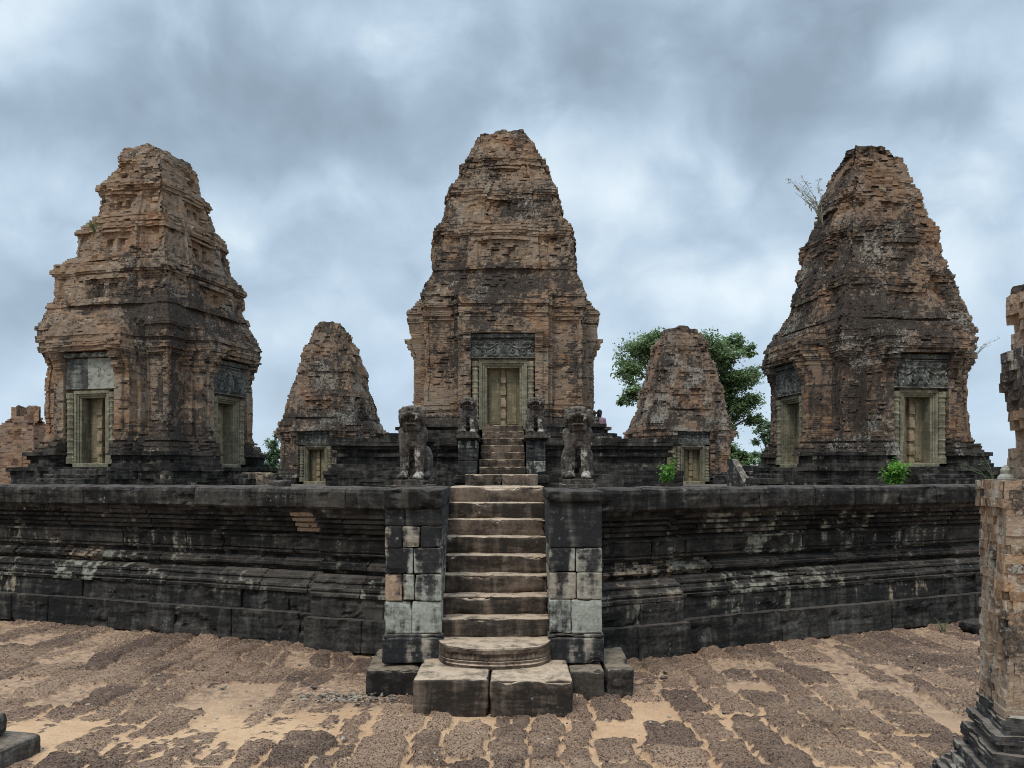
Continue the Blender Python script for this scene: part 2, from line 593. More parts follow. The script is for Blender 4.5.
mat_leaf('leaf_tree', (0.075, 0.12, 0.052), (0.16, 0.23, 0.10), (0.27, 0.35, 0.16))
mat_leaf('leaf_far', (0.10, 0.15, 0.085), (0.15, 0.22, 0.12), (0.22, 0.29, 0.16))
mat_leaf('leaf_shrub', (0.06, 0.16, 0.025), (0.14, 0.32, 0.045), (0.24, 0.46, 0.08))
mat_leaf('leaf_dry', (0.22, 0.21, 0.16), (0.32, 0.30, 0.23), (0.40, 0.38, 0.30))


def mat_plain(name, c, rough=0.8):
    t = new_mat(name)
    P = t.n('ShaderNodeTexCoord').outputs['Object']
    n = t.noise(P, 9, 4, 0.6)
    t.finish(t.mix(n, tuple(v * 0.75 for v in c), tuple(min(1, v * 1.2) for v in c)), rough, t.bump(n, 0.4, 0.02))


mat_plain('bark', (0.12, 0.095, 0.075))
mat_plain('skin', (0.42, 0.26, 0.18), 0.5)
mat_plain('hair', (0.02, 0.016, 0.014), 0.5)
mat_plain('pink_cloth', (0.36, 0.22, 0.26))
mat_plain('dark_cloth', (0.05, 0.05, 0.07))

# ------------------------------------------------------------------ ground
def axis(fine0, fine1, step, far):
    a = np.arange(fine0, fine1 + step / 2, step)
    out, s, v = [], step, fine1
    while v < far:
        s *= 1.6
        v += s
        out.append(v)
    lo, s, v = [], step, fine0
    while v > -far:
        s *= 1.6
        v -= s
        lo.append(v)
    return np.array(lo[::-1] + list(a) + out)


def make_ground():
    X = axis(-10.5, 9.5, 0.033, 1500)
    Y = axis(5.2, 15.2, 0.033, 2500)
    gx, gy = np.meshgrid(X, Y, indexing='ij')
    p = np.stack([gx, gy, 0 * gx], -1)
    w1 = fbm(p * 1.7, 3, 3) - 0.5
    w2 = fbm(p * 1.7 + 40, 3, 4) - 0.5
    wf1 = fbm(p * 7, 2, 13) - 0.5
    wf2 = fbm(p * 7 + 40, 2, 14) - 0.5
    ux = gx + w1 * 0.30 + wf1 * 0.09
    uy = gy + w2 * 0.30 + wf2 * 0.09
    rw = np.random.default_rng(12)
    edges = np.concatenate([[-1e5], np.cumsum(rw.uniform(0.24, 0.50, 90)) - 15.0, [1e5]])
    ci = np.searchsorted(edges, ux, side='right') - 1
    z0 = np.zeros_like(ci)
    xl, xr = edges[ci], edges[ci + 1]
    # each row of blocks has its own width, length and stagger
    off = hsh(ci, z0, z0, 21) * 0.9
    ln = 0.55 + 0.5 * hsh(ci, z0, z0, 22)
    bj = np.floor((uy + off) / ln)
    fy = ((uy + off) / ln - bj) * ln
    rnd = hsh(ci, bj, z0, 23)
    rnd2 = hsh(ci, bj, z0, 24)
    gapx = 0.008 + 0.020 * rnd2
    dx = np.minimum(ux - xl, xr - ux) - gapx
    dy = np.minimum(fy, ln - fy) - gapx
    rr = 0.07
    qx, qy = np.maximum(rr - dx, 0), np.maximum(rr - dy, 0)
    d = rr - np.sqrt(qx * qx + qy * qy) - np.maximum(-np.maximum(dx, dy), 0)
    d = np.where((dx < 0) & (dy < 0), -0.05, d)
    m = sstep(d + (fbm(p * 15, 2, 31) - 0.5) * 0.06, -0.012, 0.022)
    pit = fbm(p * 28, 2, 33)
    pit2 = fbm(p * 9, 3, 34)
    lie = sstep(fbm(p * 0.45 + 77, 2, 51), 0.40, 0.62) * sstep(gy, 7.0, 8.6)     # worn down and buried in grit away from the front
    blockz = -0.008 + (0.052 - 0.030 * lie) * rnd - 0.09 * (rnd < 0.06 + 0.26 * lie) + (pit2 - 0.5) * 0.055 - 0.022 * sstep(pit, 0.52, 0.75) + (fbm(p * 45, 2, 37) - 0.5) * 0.016
    blockz = blockz - (1 - m) * (0.12 - 0.045 * lie)
    # drifts of sand: deep at the lower left and round the stair, thin elsewhere
    def g(cx, cy, sx, sy):
        return np.exp(-((gx - cx) / sx) ** 2 - ((gy - cy) / sy) ** 2)
    sand = -0.045 + 0.040 * (fbm(p * 0.55 + 7, 2, 41) - 0.5) + 0.09 * g(-4.6, 7.3, 1.5, 0.75) + 0.05 * g(-2.2, 7.3, 0.8, 0.5)
    sand = sand + 0.03 * g(0.0, 8.0, 2.2, 0.45) + 0.05 * g(2.8, 6.5, 0.7, 0.35) + 0.03 * g(-1.9, 8.9, 0.6, 0.5) + 0.02 * g(1.6, 9.3, 0.6, 0.6)
    sand = sand + (fbm(p * 20, 2, 43) - 0.5) * 0.012
    grit = sstep(fbm(p * 0.7 + 31, 3, 45), 0.38, 0.6) * (1 - g(-5.0, 7.3, 1.9, 1.0)) * sstep(gy, 7.2, 9.0)
    grit = np.clip(grit * 0.6 + 0.36 + 0.35 * sstep(gy, 8.0, 10), 0, 1) - 0.6 * g(0, 7.9, 1.5, 0.45) - 0.7 * g(-4.9, 7.3, 1.7, 0.8) - 0.5 * g(3.2, 6.6, 1.2, 0.4) - 0.5 * g(-1.9, 7.4, 0.9, 0.5)
    sand = sand + grit * (fbm(p * 26, 2, 46) - 0.5) * 0.05 + grit * 0.012
    near = sstep(gx, -10.4, -9.6) * (1 - sstep(gx, 8.6, 9.4)) * sstep(gy, 5.25, 5.6) * (1 - sstep(gy, 14.4, 15.1))
    top = np.maximum(blockz, sand)
    z = top * near
    lat = np.clip((blockz - sand) / 0.016, 0, 1) * near
    V = np.stack([gx, gy, z], -1).reshape(-1, 3)
    n, k = len(X), len(Y)
    i = np.arange(n * k).reshape(n, k)
    Q = np.stack([i[:-1, :-1], i[1:, :-1], i[1:, 1:], i[:-1, 1:]], -1).reshape(-1, 4)
    mb = MB()
    mb.add(V, Q)
    o = mb.build('ground', MAT['ground'], smooth=True)
    a = o.data.attributes.new('ground_mask', 'FLOAT_COLOR', 'POINT')
    C = np.stack([lat.ravel(), rnd2.ravel(), np.clip(grit, 0, 1).ravel(), np.ones(n * k)], 1)
    a.data.foreach_set('color', C.astype(np.float32).ravel())
    tag(o, kind='structure')


make_ground()

TZ = 1.88                                    # level of the terrace floor


BZ = 2.13                                    # foot of the tower plinths


def make_floor():
    pts = [(-60, 33), (-2.6, 12.1), (-1.3, 11.6), (1.3, 11.3), (2.6, 11.7), (60, 38), (60, 75), (-60, 75)]
    X = np.arange(-14, 14.01, 0.2)
    mb = MB()
    V = [(x, y, TZ) for x, y in pts]
    mb.add(V, [list(range(8))], (0.5, 0.3, 0))
    o = mb.build('terrace_floor', MAT['stone_floor'])
    tag(o, kind='structure')


make_floor()


# ------------------------------------------------------------------ terrace retaining walls
PROFILE = [  # course: z0, z1, list of (z, setback of the face behind the plinth face)
    (0.0, 0.42, [(0, 0.0), (0.42, 0.02)]),
    (0.42, 0.70, [(0.42, 0.17), (0.68, 0.19), (0.70, 0.21)]),
    (0.70, 0.98, [(0.70, 0.16), (0.74, 0.155), (0.75, 0.19), (0.77, 0.20), (0.78, 0.175), (0.81, 0.18), (0.82, 0.22), (0.88, 0.27), (0.885, 0.245), (0.91, 0.25), (0.915, 0.31), (0.95, 0.34), (0.98, 0.41)]),
    (0.98, 1.20, [(0.98, 0.47), (1.015, 0.47), (1.02, 0.40), (1.05, 0.37), (1.055, 0.345), (1.09, 0.345), (1.095, 0.38), (1.13, 0.38), (1.135, 0.43), (1.16, 0.44), (1.165, 0.49), (1.20, 0.50)]),
    (1.20, 1.54, [(1.20, 0.49), (1.235, 0.49), (1.24, 0.40), (1.265, 0.395), (1.27, 0.42), (1.29, 0.42), (1.295, 0.39), (1.47, 0.38), (1.475, 0.36), (1.50, 0.36), (1.505, 0.43), (1.54, 0.46)]),
    (1.54, 1.84, [(1.54, 0.45), (1.555, 0.37), (1.60, 0.365), (1.605, 0.395), (1.625, 0.39), (1.63, 0.32), (1.68, 0.31), (1.685, 0.345), (1.705, 0.34), (1.71, 0.25), (1.75, 0.245), (1.76, 0.29), (1.78, 0.28), (1.785, 0.20), (1.84, 0.19)]),
    (1.84, 1.90, [(1.84, 0.16), (1.90, 0.14)]),
    (1.90, 2.20, [(1.90, 0.07), (2.20, 0.09)]),
]


def sweep_block(mb, A, u, nrm, s0, s1, prof, push, seed, blk, cap=False):
    """one moulded block: the course's profile swept from s0 to s1 along the wall, worn by noise, its ends turned in"""
    z, o = [prof[0][0] + 0.004], [prof[0][1] + 0.30]
    for (za, oa), (zb, ob) in zip(prof[:-1], prof[1:]):
        n = max(1, int(math.ceil(math.hypot(zb - za, ob - oa) / 0.045)))
        for i in range(n):
            z.append(za + (zb - za) * i / n)
            o.append(oa + (ob - oa) * i / n)
    z.append(prof[-1][0])
    o.append(prof[-1][1])
    for d in ((0.03, 0.10, 0.25, 0.5, 0.9) if cap else (0.3,)):
        z.append(prof[-1][0] - (0 if cap else 0.004))
        o.append(prof[-1][1] + d)
    z, o = np.array(z), np.array(o)
    n = max(2, int((s1 - s0) / 0.055))
    ss = np.concatenate([[s0 + 0.002, s0 + 0.003], np.linspace(s0 + 0.014, s1 - 0.014, n), [s1 - 0.003, s1 - 0.002]])
    inn = np.zeros(len(ss))
    inn[0] = inn[-1] = 0.2
    inn[1] = inn[-2] = 0.010
    S, Z = np.meshgrid(ss, z, indexing='ij')
    O = np.broadcast_to(o, S.shape) + inn[:, None] - push
    p = np.stack([S, 0 * S + seed * 3.7, Z], -1)
    q = np.stack([S, O * 3 + seed * 0.01, Z], -1)
    O = O + (fbm(q * np.array([6, 6, 11]), 3, seed % 50) - 0.5) * 0.018 + (fbm(np.stack([S * 1.1, 0 * S, Z * 13], -1), 2, 17) - 0.5) * 0.022
    O = O + 0.05 * sstep(fbm(p * np.array([3.0, 1, 4.5]), 3, seed % 31), 0.61, 0.76)
    Zd = Z + (fbm(q * 4 + 9, 2, seed % 23) - 0.5) * (0.035 if cap else 0.012)
    X = A.x + u.x * S - nrm.x * O
    Y = A.y + u.y * S - nrm.y * O
    V = np.stack([X, Y, Zd], -1).reshape(-1, 3)
    k = len(z)
    i = np.arange(len(ss) * k).reshape(len(ss), k)
    mb.add(V, np.stack([i[:-1, :-1], i[1:, :-1], i[1:, 1:], i[:-1, 1:]], -1).reshape(-1, 4), blk)


def wall_run(mb, A, B, seed):
    """a straight moulded run; A -> B is the line of the plinth face, the face looks to the right of A -> B"""
    A, B = Vector(A), Vector(B)
    L = (B - A).length
    u = (B - A) / L
    nrm = Vector((u.y, -u.x))                # outwards
    rnd = random.Random(seed)
    for ci, (z0, z1, prof) in enumerate(PROFILE):
        s = -rnd.random() * 0.5
        lo, hi = (0.7, 1.3) if ci in (0, 7) else (0.6, 1.5)
        while s < L:
            ln = rnd.uniform(lo, hi)
            a, b = max(s, 0), min(s + ln, L)
            s += ln
            if b - a < 0.08:
                continue
            pale = max(0.0, rnd.gauss(0.13, 0.12))
            if rnd.random() < 0.2 and ci not in (0, 7):
                pale = rnd.uniform(0.22, 0.45)
            if ci in (0, 7, 6):
                pale *= 0.3
            if ci in (2, 3, 4):
                pale += 0.07
            warm = rnd.uniform(0.5, 1) if rnd.random() < 0.12 else rnd.uniform(0, 0.3)
            if ci == 5 and rnd.random() < 0.06:
                pale, warm = 0.8, 1.0
            pr = [(z + rnd.uniform(-.004, .004), o) for z, o in prof]
            if ci == 7:
                pr = [(1.90, 0.10), (1.93, 0.072), (2.13, 0.065), (2.175, 0.085), (2.20, 0.13)]
            sweep_block(mb, A, u, nrm, a, b, pr, rnd.uniform(-0.012, 0.014), rnd.randint(0, 9999), (rnd.random(), pale, warm), ci == 7)


def terrace_wall(runs, label, seed):
    mb = MB()
    for k, (A, B) in enumerate(runs):
        wall_run(mb, A, B, seed + k)
    o = mb.build('terrace_wall', MAT['stone_black'])
    tag(o, label, 'wall', 'moulded terrace walls beside the stair')


dl = Vector((-math.cos(R(19.7)), math.sin(R(19.7))))
dr = Vector((math.cos(R(23.9)), math.sin(R(23.9))))
nl = Vector((-dl.y, dl.x)) * -1              # inward normals
nl = Vector((math.sin(R(19.7)), math.cos(R(19.7))))
nr = Vector((-math.sin(R(23.9)), math.cos(R(23.9))))
A0 = Vector((-1.25, 10.38))
A1 = A0 + dl * 1.72
A2 = A1 + nl * 0.22
terrace_wall([(A1, A0), (A2 + dl * 12.5, A2 - dl * 0.4)], 'long black moulded terrace wall left of the stair, seamed with pale streaks', 100)
B0 = Vector((0.90, 9.92))
B1 = B0 + dr * 1.62
B2 = B1 + nr * 0.17
terrace_wall([(B0, B1), (B2 - dr * 0.4, B2 + dr * 13)], 'black moulded terrace wall right of the stair, running behind the foreground brick pier', 200)


# ------------------------------------------------------------------ main stair with its two flanking piers
def main_stair():
    st = thing('stone_staircase', (-0.19, 9.0, 0), 'steep stone staircase of sandy worn steps climbing to the terrace between two block piers', 'staircase')
    o = (-0.19, 9.0)
    def blk(name, mat, x0, x1, y0, y1, z0, z1, seed, pale=0.0, **kw):
        mb = MB()
        args = dict(r=0.025, res=0.045, amp=0.012, wear=0.10, freq=5)
        args.update(kw)
        rblock(mb, ((x0 + x1) / 2 - o[0], (y0 + y1) / 2 - o[1], (z0 + z1) / 2), (x1 - x0, y1 - y0, z1 - z0), blk=(random.random(), pale, 0.2), seed=seed, **args)
        return mb.build(name, MAT[mat], st, smooth=True)
    blk('threshold_slab', 'stone_step', -0.985, -0.232, 7.95, 9.05, -0.12, 0.345, 1, r=0.03, amp=0.012)
    blk('threshold_slab', 'stone_step', -0.222, 0.605, 7.93, 9.05, -0.12, 0.34, 2, r=0.03, amp=0.012)
    # moonstone: a bracket-shaped first step with a carved rim
    mb = MB()
    t = np.linspace(-1, 1, 73)
    hw, n0 = 0.64, 0
    fy = 0.64 * (1 - np.abs(t) ** 5) ** 0.55 + 0.05 * np.cos(t * math.pi * 1.0) * (1 - t * t)
    prof = [(0.33, 1.00), (0.375, 1.02), (0.385, 0.985), (0.41, 0.98), (0.415, 0.95), (0.43, 0.955), (0.46, 0.93), (0.485, 0.94), (0.495, 0.985), (0.535, 0.99), (0.55, 0.97), (0.553, 0.9), (0.555, 0.6), (0.556, 0.3), (0.556, 0.0)]
    V = []
    for z, s in prof:
        for ti, f in zip(t, fy):
            petal = 0.018 * abs(math.sin(ti * math.pi * 13)) if 0.42 < z < 0.49 else 0
            q = np.array([[ti * 3, z * 5, 2.0]])
            er = (fbm(q * 2.1, 3, 9)[0] - 0.5) * 0.06 * (1 if 0.48 < z else 0.4)
            yy = 9.06 - 9.0 - (f * 0.93 + 0.03 + petal) * s * 1.0 + er * (s > 0.5)
            V.append((ti * hw * (0.25 + 0.75 * min(1, s + 0.25)) if s > 0.5 else ti * hw * 0.94, yy, z + (fbm(q + 5, 2, 3)[0] - 0.5) * 0.018 * (z > 0.5)))
    k = len(t)
    Q = [(i * k + j, i * k + j + 1, (i + 1) * k + j + 1, (i + 1) * k + j) for i in range(len(prof) - 1) for j in range(k - 1)]
    mb.add(V, Q, (0.65, 0.05, 0.2))
    mb.build('moonstone', MAT['stone_step'], st)
    for i in range(1, 9):
        z = 0.55 + 0.207 * i
        y = 9.0 + 0.30 * (i - 1)
        e = 0.022 * math.sin(i * 2.3)
        blk('step', 'stone_step', -0.81 - 0.0095 * i + e * 0.2, 0.42 + 0.005 * i, y, y + 0.62 if i < 8 else y + 1.2, z - 0.235, z, 10 + i, r=0.022, amp=0.012, wear=0.16, tilt=(random.uniform(-.01, .01), 0.0))
    mb = MB()                                 # rubble core under the treads
    for i in range(1, 9):
        box(mb, -0.59, 0.59, 0.30 * (i - 1) + 0.08, 2.6, (0.55 + 0.207 * (i - 1)) - 0.45, 0.55 + 0.207 * i - 0.03)
    mb.build('core', MAT['stone_step'], st)


main_stair()


def pier(x0, x1, courses, label, capz, seed, basex, group='block piers flanking the main stair'):
    xc = (x0 + x1) / 2
    p = thing('stone_pier', (xc + (-0.04 if xc < 0 else 0.015), 9.9, 0), label, 'pier', R(2.2 if xc < 0 else -0.8), group)
    rnd = random.Random(seed)
    mb = MB()
    for (z0, z1, parts) in courses:
        for (f0, f1, pale, warm, tone) in parts:
            a, b = x0 + (x1 - x0) * f0, x0 + (x1 - x0) * f1
            rblock(mb, ((a + b) / 2 - xc, rnd.uniform(-.008, .008), (z0 + z1) / 2), (b - a - 0.006, 2.1, z1 - z0 - 0.006), r=0.016, res=0.05, amp=0.008, blk=(tone, pale, warm), seed=rnd.randint(0, 999), wear=0.06)
    mb.build('shaft', MAT['stone_pier'], p)
    mb = MB()
    rblock(mb, (0, -0.0, 0.44), (x1 - x0 + 0.05, 2.16, 0.28), r=0.02, res=0.05, amp=0.012, blk=(0.3, 0.22, 0.5), seed=seed + 2, wear=0.1)
    rblock(mb, (0, -0.0, 0.600), (x1 - x0 + 0.035, 2.14, 0.04), r=0.014, res=0.05, amp=0.006, blk=(0.3, 0.1, 0.2), seed=seed + 3, wear=0.1)
    mb.build('base', MAT['stone_pier'], p)
    mb = MB()
    for (a, b, y0, z1, w) in basex:
        rblock(mb, ((a + b) / 2 - xc, (y0 + 9.75) / 2 - 9.9, z1 / 2 - 0.06), (b - a - 0.008, 9.75 - y0, z1 + 0.12), r=0.03, res=0.06, amp=0.018, blk=(rnd.random(), 0.06, w), seed=rnd.randint(0, 999), wear=0.12)
    mb.build('footing_block', MAT['stone_foot'], p)
    mb = MB()
    rblock(mb, (0, 0.0, capz[0] + (capz[1] - capz[0]) / 2), (x1 - x0 + 0.03, 2.2, capz[1] - capz[0]), r=0.03, res=0.05, amp=0.014, blk=(0.2, 0.02, 0), seed=seed + 5, wear=0.16)
    mb.build('cap', MAT['stone_black'], p)


pier(-1.405, -0.775, [(0.62, 0.98, [(0, .47, .50, 0, .7), (.47, 1, .55, 0, .8)]), (0.98, 1.28, [(0, .30, .62, 1.0, .9), (.30, .52, .48, .1, .6), (.52, 1, .42, .0, .5)]),
                      (1.28, 1.57, [(0, .5, .26, 0, .3), (.5, 1, .32, 0, .4)]), (1.57, 1.81, [(0, .3, .34, .6, .3), (.3, .62, .45, .4, .6), (.62, 1, .27, .2, .3)]),
                      (1.81, 2.01, [(0, .35, .10, .2, .2), (.35, 1, .05, .2, .1)])],
     'left stair pier of grey and greenish blocks with one pinkish block', (2.01, 2.22), 5, [(-1.60, -0.99, 8.66, 0.27, .5)])
pier(0.408, 1.0, [(0.62, 1.00, [(0, .42, .42, 0.0, .6), (.42, 1, .66, 0, .9)]), (1.00, 1.30, [(0, .52, .50, .45, .7), (.52, 1, .54, .35, .8)]),
                  (1.30, 1.57, [(0, .5, .36, .15, .5), (.5, 1, .42, .15, .6)]), (1.57, 2.1, [(0, 1, .05, .2, .15)])],
     'right stair pier with one tall dark top block over lichen-white blocks', (2.08, 2.2), 9, [(0.615, 1.0, 8.57, 0.28, .3), (1.008, 1.32, 8.64, 0.28, .7)])


# ------------------------------------------------------------------ coursed masonry in a square, redented plan
def tsamples(W, step, brk):
    t = list(np.linspace(-1, 1, max(8, int(2 * W / step)))[:-1])
    for b in brk:
        for e in (-0.004, 0.004):
            for s in (-1, 1):
                v = s * b / W + e
                if -0.995 < v < 0.995:
                    t.append(v)
    return np.array(sorted(t))


def masonry(mb, zlo, zhi, ch, hwfn, offfn, t, bl, seed, erode, stain, pop=0.03, jit=0.012, wander=0.012, ragged=0.0, blkpale=0.0, Wy=1.0):
    nC = int(round((zhi - zlo) / ch))
    ch = (zhi - zlo) / nC
    K = len(t)
    T = np.tile(t, 4)
    k4 = np.repeat(np.arange(4), K)
    ang = k4 * (math.pi / 2) - math.pi / 2      # face 0 looks to -y, 1 to +x, 2 to +y, 3 to -x
    nx, ny = np.cos(ang), np.sin(ang)
    tx, ty = -ny, nx
    rings = np.zeros((nC, 4 * K, 3))
    fr, fg, fb = np.zeros((nC, 4 * K)), np.zeros((nC, 4 * K)), np.zeros((nC, 4 * K))
    for c in range(nC):
        z = zlo + (c + 0.5) * ch
        hw = hwfn(z)
        s = T * hw
        off = offfn(k4, s, z, hw)
        off = np.where(np.abs(T) > 0.999, 0, off)
        sh = 0.5 * (c % 2) + 0.13 * ((c * 7) % 5)
        bid = np.floor(s / bl + sh)
        corner = np.abs(T) > 0.985
        kk = np.where(corner & (T < 0), (k4 - 1) % 4, k4)
        bid = np.where(corner, 999, bid)
        rnd = hsh(bid, np.full_like(bid, c), kk, seed)
        rnd2 = hsh(bid, np.full_like(bid, c), kk, seed + 1)
        sc = np.clip((bid + 0.5 - sh) * bl, -hw, hw)
        sc = np.where(corner, s, sc)
        cx = nx * (hw + off) + tx * sc
        cy = ny * (hw + off) + ty * sc
        cen = np.stack([cx, cy, np.full_like(cx, z)], 1)
        e = erode(k4, cen, z, hw, sc)
        e = e + np.where(rnd2 < pop * (0.4 + 2.2 * sstep(vnoise(cen * 1.1, seed + 4), 0.35, 0.75)), 0.03 + 0.05 * rnd, 0) + (rnd - 0.5) * jit * 2
        e = e + (hsh(np.array([c]), np.array([3]), np.array([5]), seed)[0] - 0.5) * jit
        e = np.minimum(e, hw * 0.9)
        dist = hw + off - e
        pull = np.sign(s) * np.clip(np.abs(s) - e * sstep(np.abs(T), 0.8, 1.0), 0, None)
        px = nx * dist + tx * pull
        py = (ny * dist + ty * pull) * Wy
        rings[c, :, 0], rings[c, :, 1], rings[c, :, 2] = px, py, z
        fr[c] = rnd
        fg[c], fb[c] = stain(k4, cen, z, hw, sc, rnd2)
    lo, hi = rings.copy(), rings.copy()
    wob = (fbm(rings.reshape(-1, 3) * np.array([1.1, 1.1, 2.0]), 2, seed + 3).reshape(nC, -1) - 0.5) * wander * 4
    lo[:, :, 2] += -ch / 2 + wob
    hi[:, :, 2] += ch / 2 + wob
    # ragged joints
    for A, sd in ((lo, 1), (hi, 2)):
        A += (np.stack([vnoise(A * 9 + 11 * sd + j * 5, seed + 5 + j) for j in range(3)], -1) - 0.5) * np.array([0.02, 0.02 * Wy, 0.018])
    if ragged:
        cap = zhi - ragged * sstep(fbm(np.concatenate([rings[:, :, :2] * 1.6, 0 * rings[:, :, :1]], 2).reshape(-1, 3), 2, seed + 8).reshape(nC, -1), 0.4, 0.6)
        lo[:, :, 2] = np.minimum(lo[:, :, 2], cap)
        hi[:, :, 2] = np.minimum(hi[:, :, 2], cap)
    allr = np.stack([lo, hi], 1).reshape(2 * nC, 4 * K, 3)
    N = 4 * K
    i = np.arange(2 * nC * N).reshape(2 * nC, N)
    j = np.roll(i, -1, axis=1)
    Q = np.stack([i[:-1], j[:-1], j[1:], i[1:]], -1)
    ci = (np.arange(2 * nC - 1)) // 2
    blk = np.stack([fr[ci], fg[ci] + 0.06 * (np.arange(2 * nC - 1) % 2)[:, None], fb[ci] + blkpale], -1)
    mb.add(allr.reshape(-1, 3), Q.reshape(-1, 4), blk.reshape(-1, 3))
    # top: rings closing in
    last = allr[-1]
    cxy = last.mean(0)
    V, rows = [last], [1.0]
    for f in (0.75, 0.5, 0.25, 0.03):
        r = cxy + (last - cxy) * f
        r[:, 2] = last[:, 2] * f + (zhi + 0.03) * (1 - f) + (fbm(r * 4, 2, seed) - 0.5) * 0.25 * (ragged + 0.05) * 2
        V.append(r)
    V = np.concatenate(V)
    ii = np.arange(len(V)).reshape(-1, N)
    jj = np.roll(ii, -1, axis=1)
    Q2 = np.stack([ii[:-1], jj[:-1], jj[1:], ii[1:]], -1).reshape(-1, 4)
    mb.add(V, Q2, (0.5, 0.6, 0.3))


# ------------------------------------------------------------------ sandstone doorways
def relief(nx_, nz_, fn):
    x, z = np.meshgrid(np.linspace(-1, 1, nx_), np.linspace(0, 1, nz_), indexing='ij')
    return x, z, fn(x, z)


def carved(x, z):
    """a sagging garland between scrolls of foliage, hanging leaves below, a row of small figures above, a figure in the middle"""
    ax = np.abs(x)
    p = np.stack([ax * 7, z * 3.2, 0 * x], -1)
    wx, wz = (fbm(p, 2, 71) - 0.5) * 0.10, (fbm(p + 9, 2, 72) - 0.5) * 0.12
    X, Z = ax + wx, z + wz
    g = 0.60 + 0.13 * np.cos(X * math.pi * 2.0 - 0.5)
    h = 0.15 + 0.5 * np.abs(fbm(np.stack([ax * 16, z * 7, 0 * x], -1), 2, 73) - 0.5) * 2
    leaf = np.abs(np.sin(X * 15 + 2.2 * np.sin(Z * 5))) * sstep(Z, 0.06, 0.16)
    h = np.where(Z < g - 0.10, 0.15 + 0.75 * leaf ** 0.6, h)
    fig = np.abs(np.cos(X * 19)) ** 0.7 * sstep(0.94 - np.abs(Z - 0.78), 0.80, 0.88)
    h = np.where(Z > g + 0.10, 0.15 + 0.7 * fig, h)
    h = np.maximum(h, 1.0 * np.exp(-((Z - g) / 0.05) ** 2))
    for cx, cz, r0, sg in ((0.30, 0.36, 0.22, 1), (0.60, 0.33, 0.22, -1), (0.88, 0.42, 0.24, 1), (0.46, 0.70, 0.12, -1), (0.75, 0.72, 0.13, 1)):
        dx, dz = (X - cx) * 2.3, (Z - cz)
        rr = np.sqrt(dx * dx + dz * dz)
        th = np.arctan2(dz, dx)
        sp = 0.5 + 0.5 * np.cos(th * sg + 38 * rr)
        h = np.where(rr < r0, 0.2 + 0.85 * sp * (1 - 0.4 * rr / r0), h)
    body = np.exp(-(x / (0.07 + 0.03 * np.cos(z * 14))) ** 2) * np.exp(-((z - 0.48) / 0.32) ** 4)
    h = np.maximum(h, 1.3 * body)
    return np.maximum(h, 0.8 * ((z > 0.93) | (z < 0.04)))


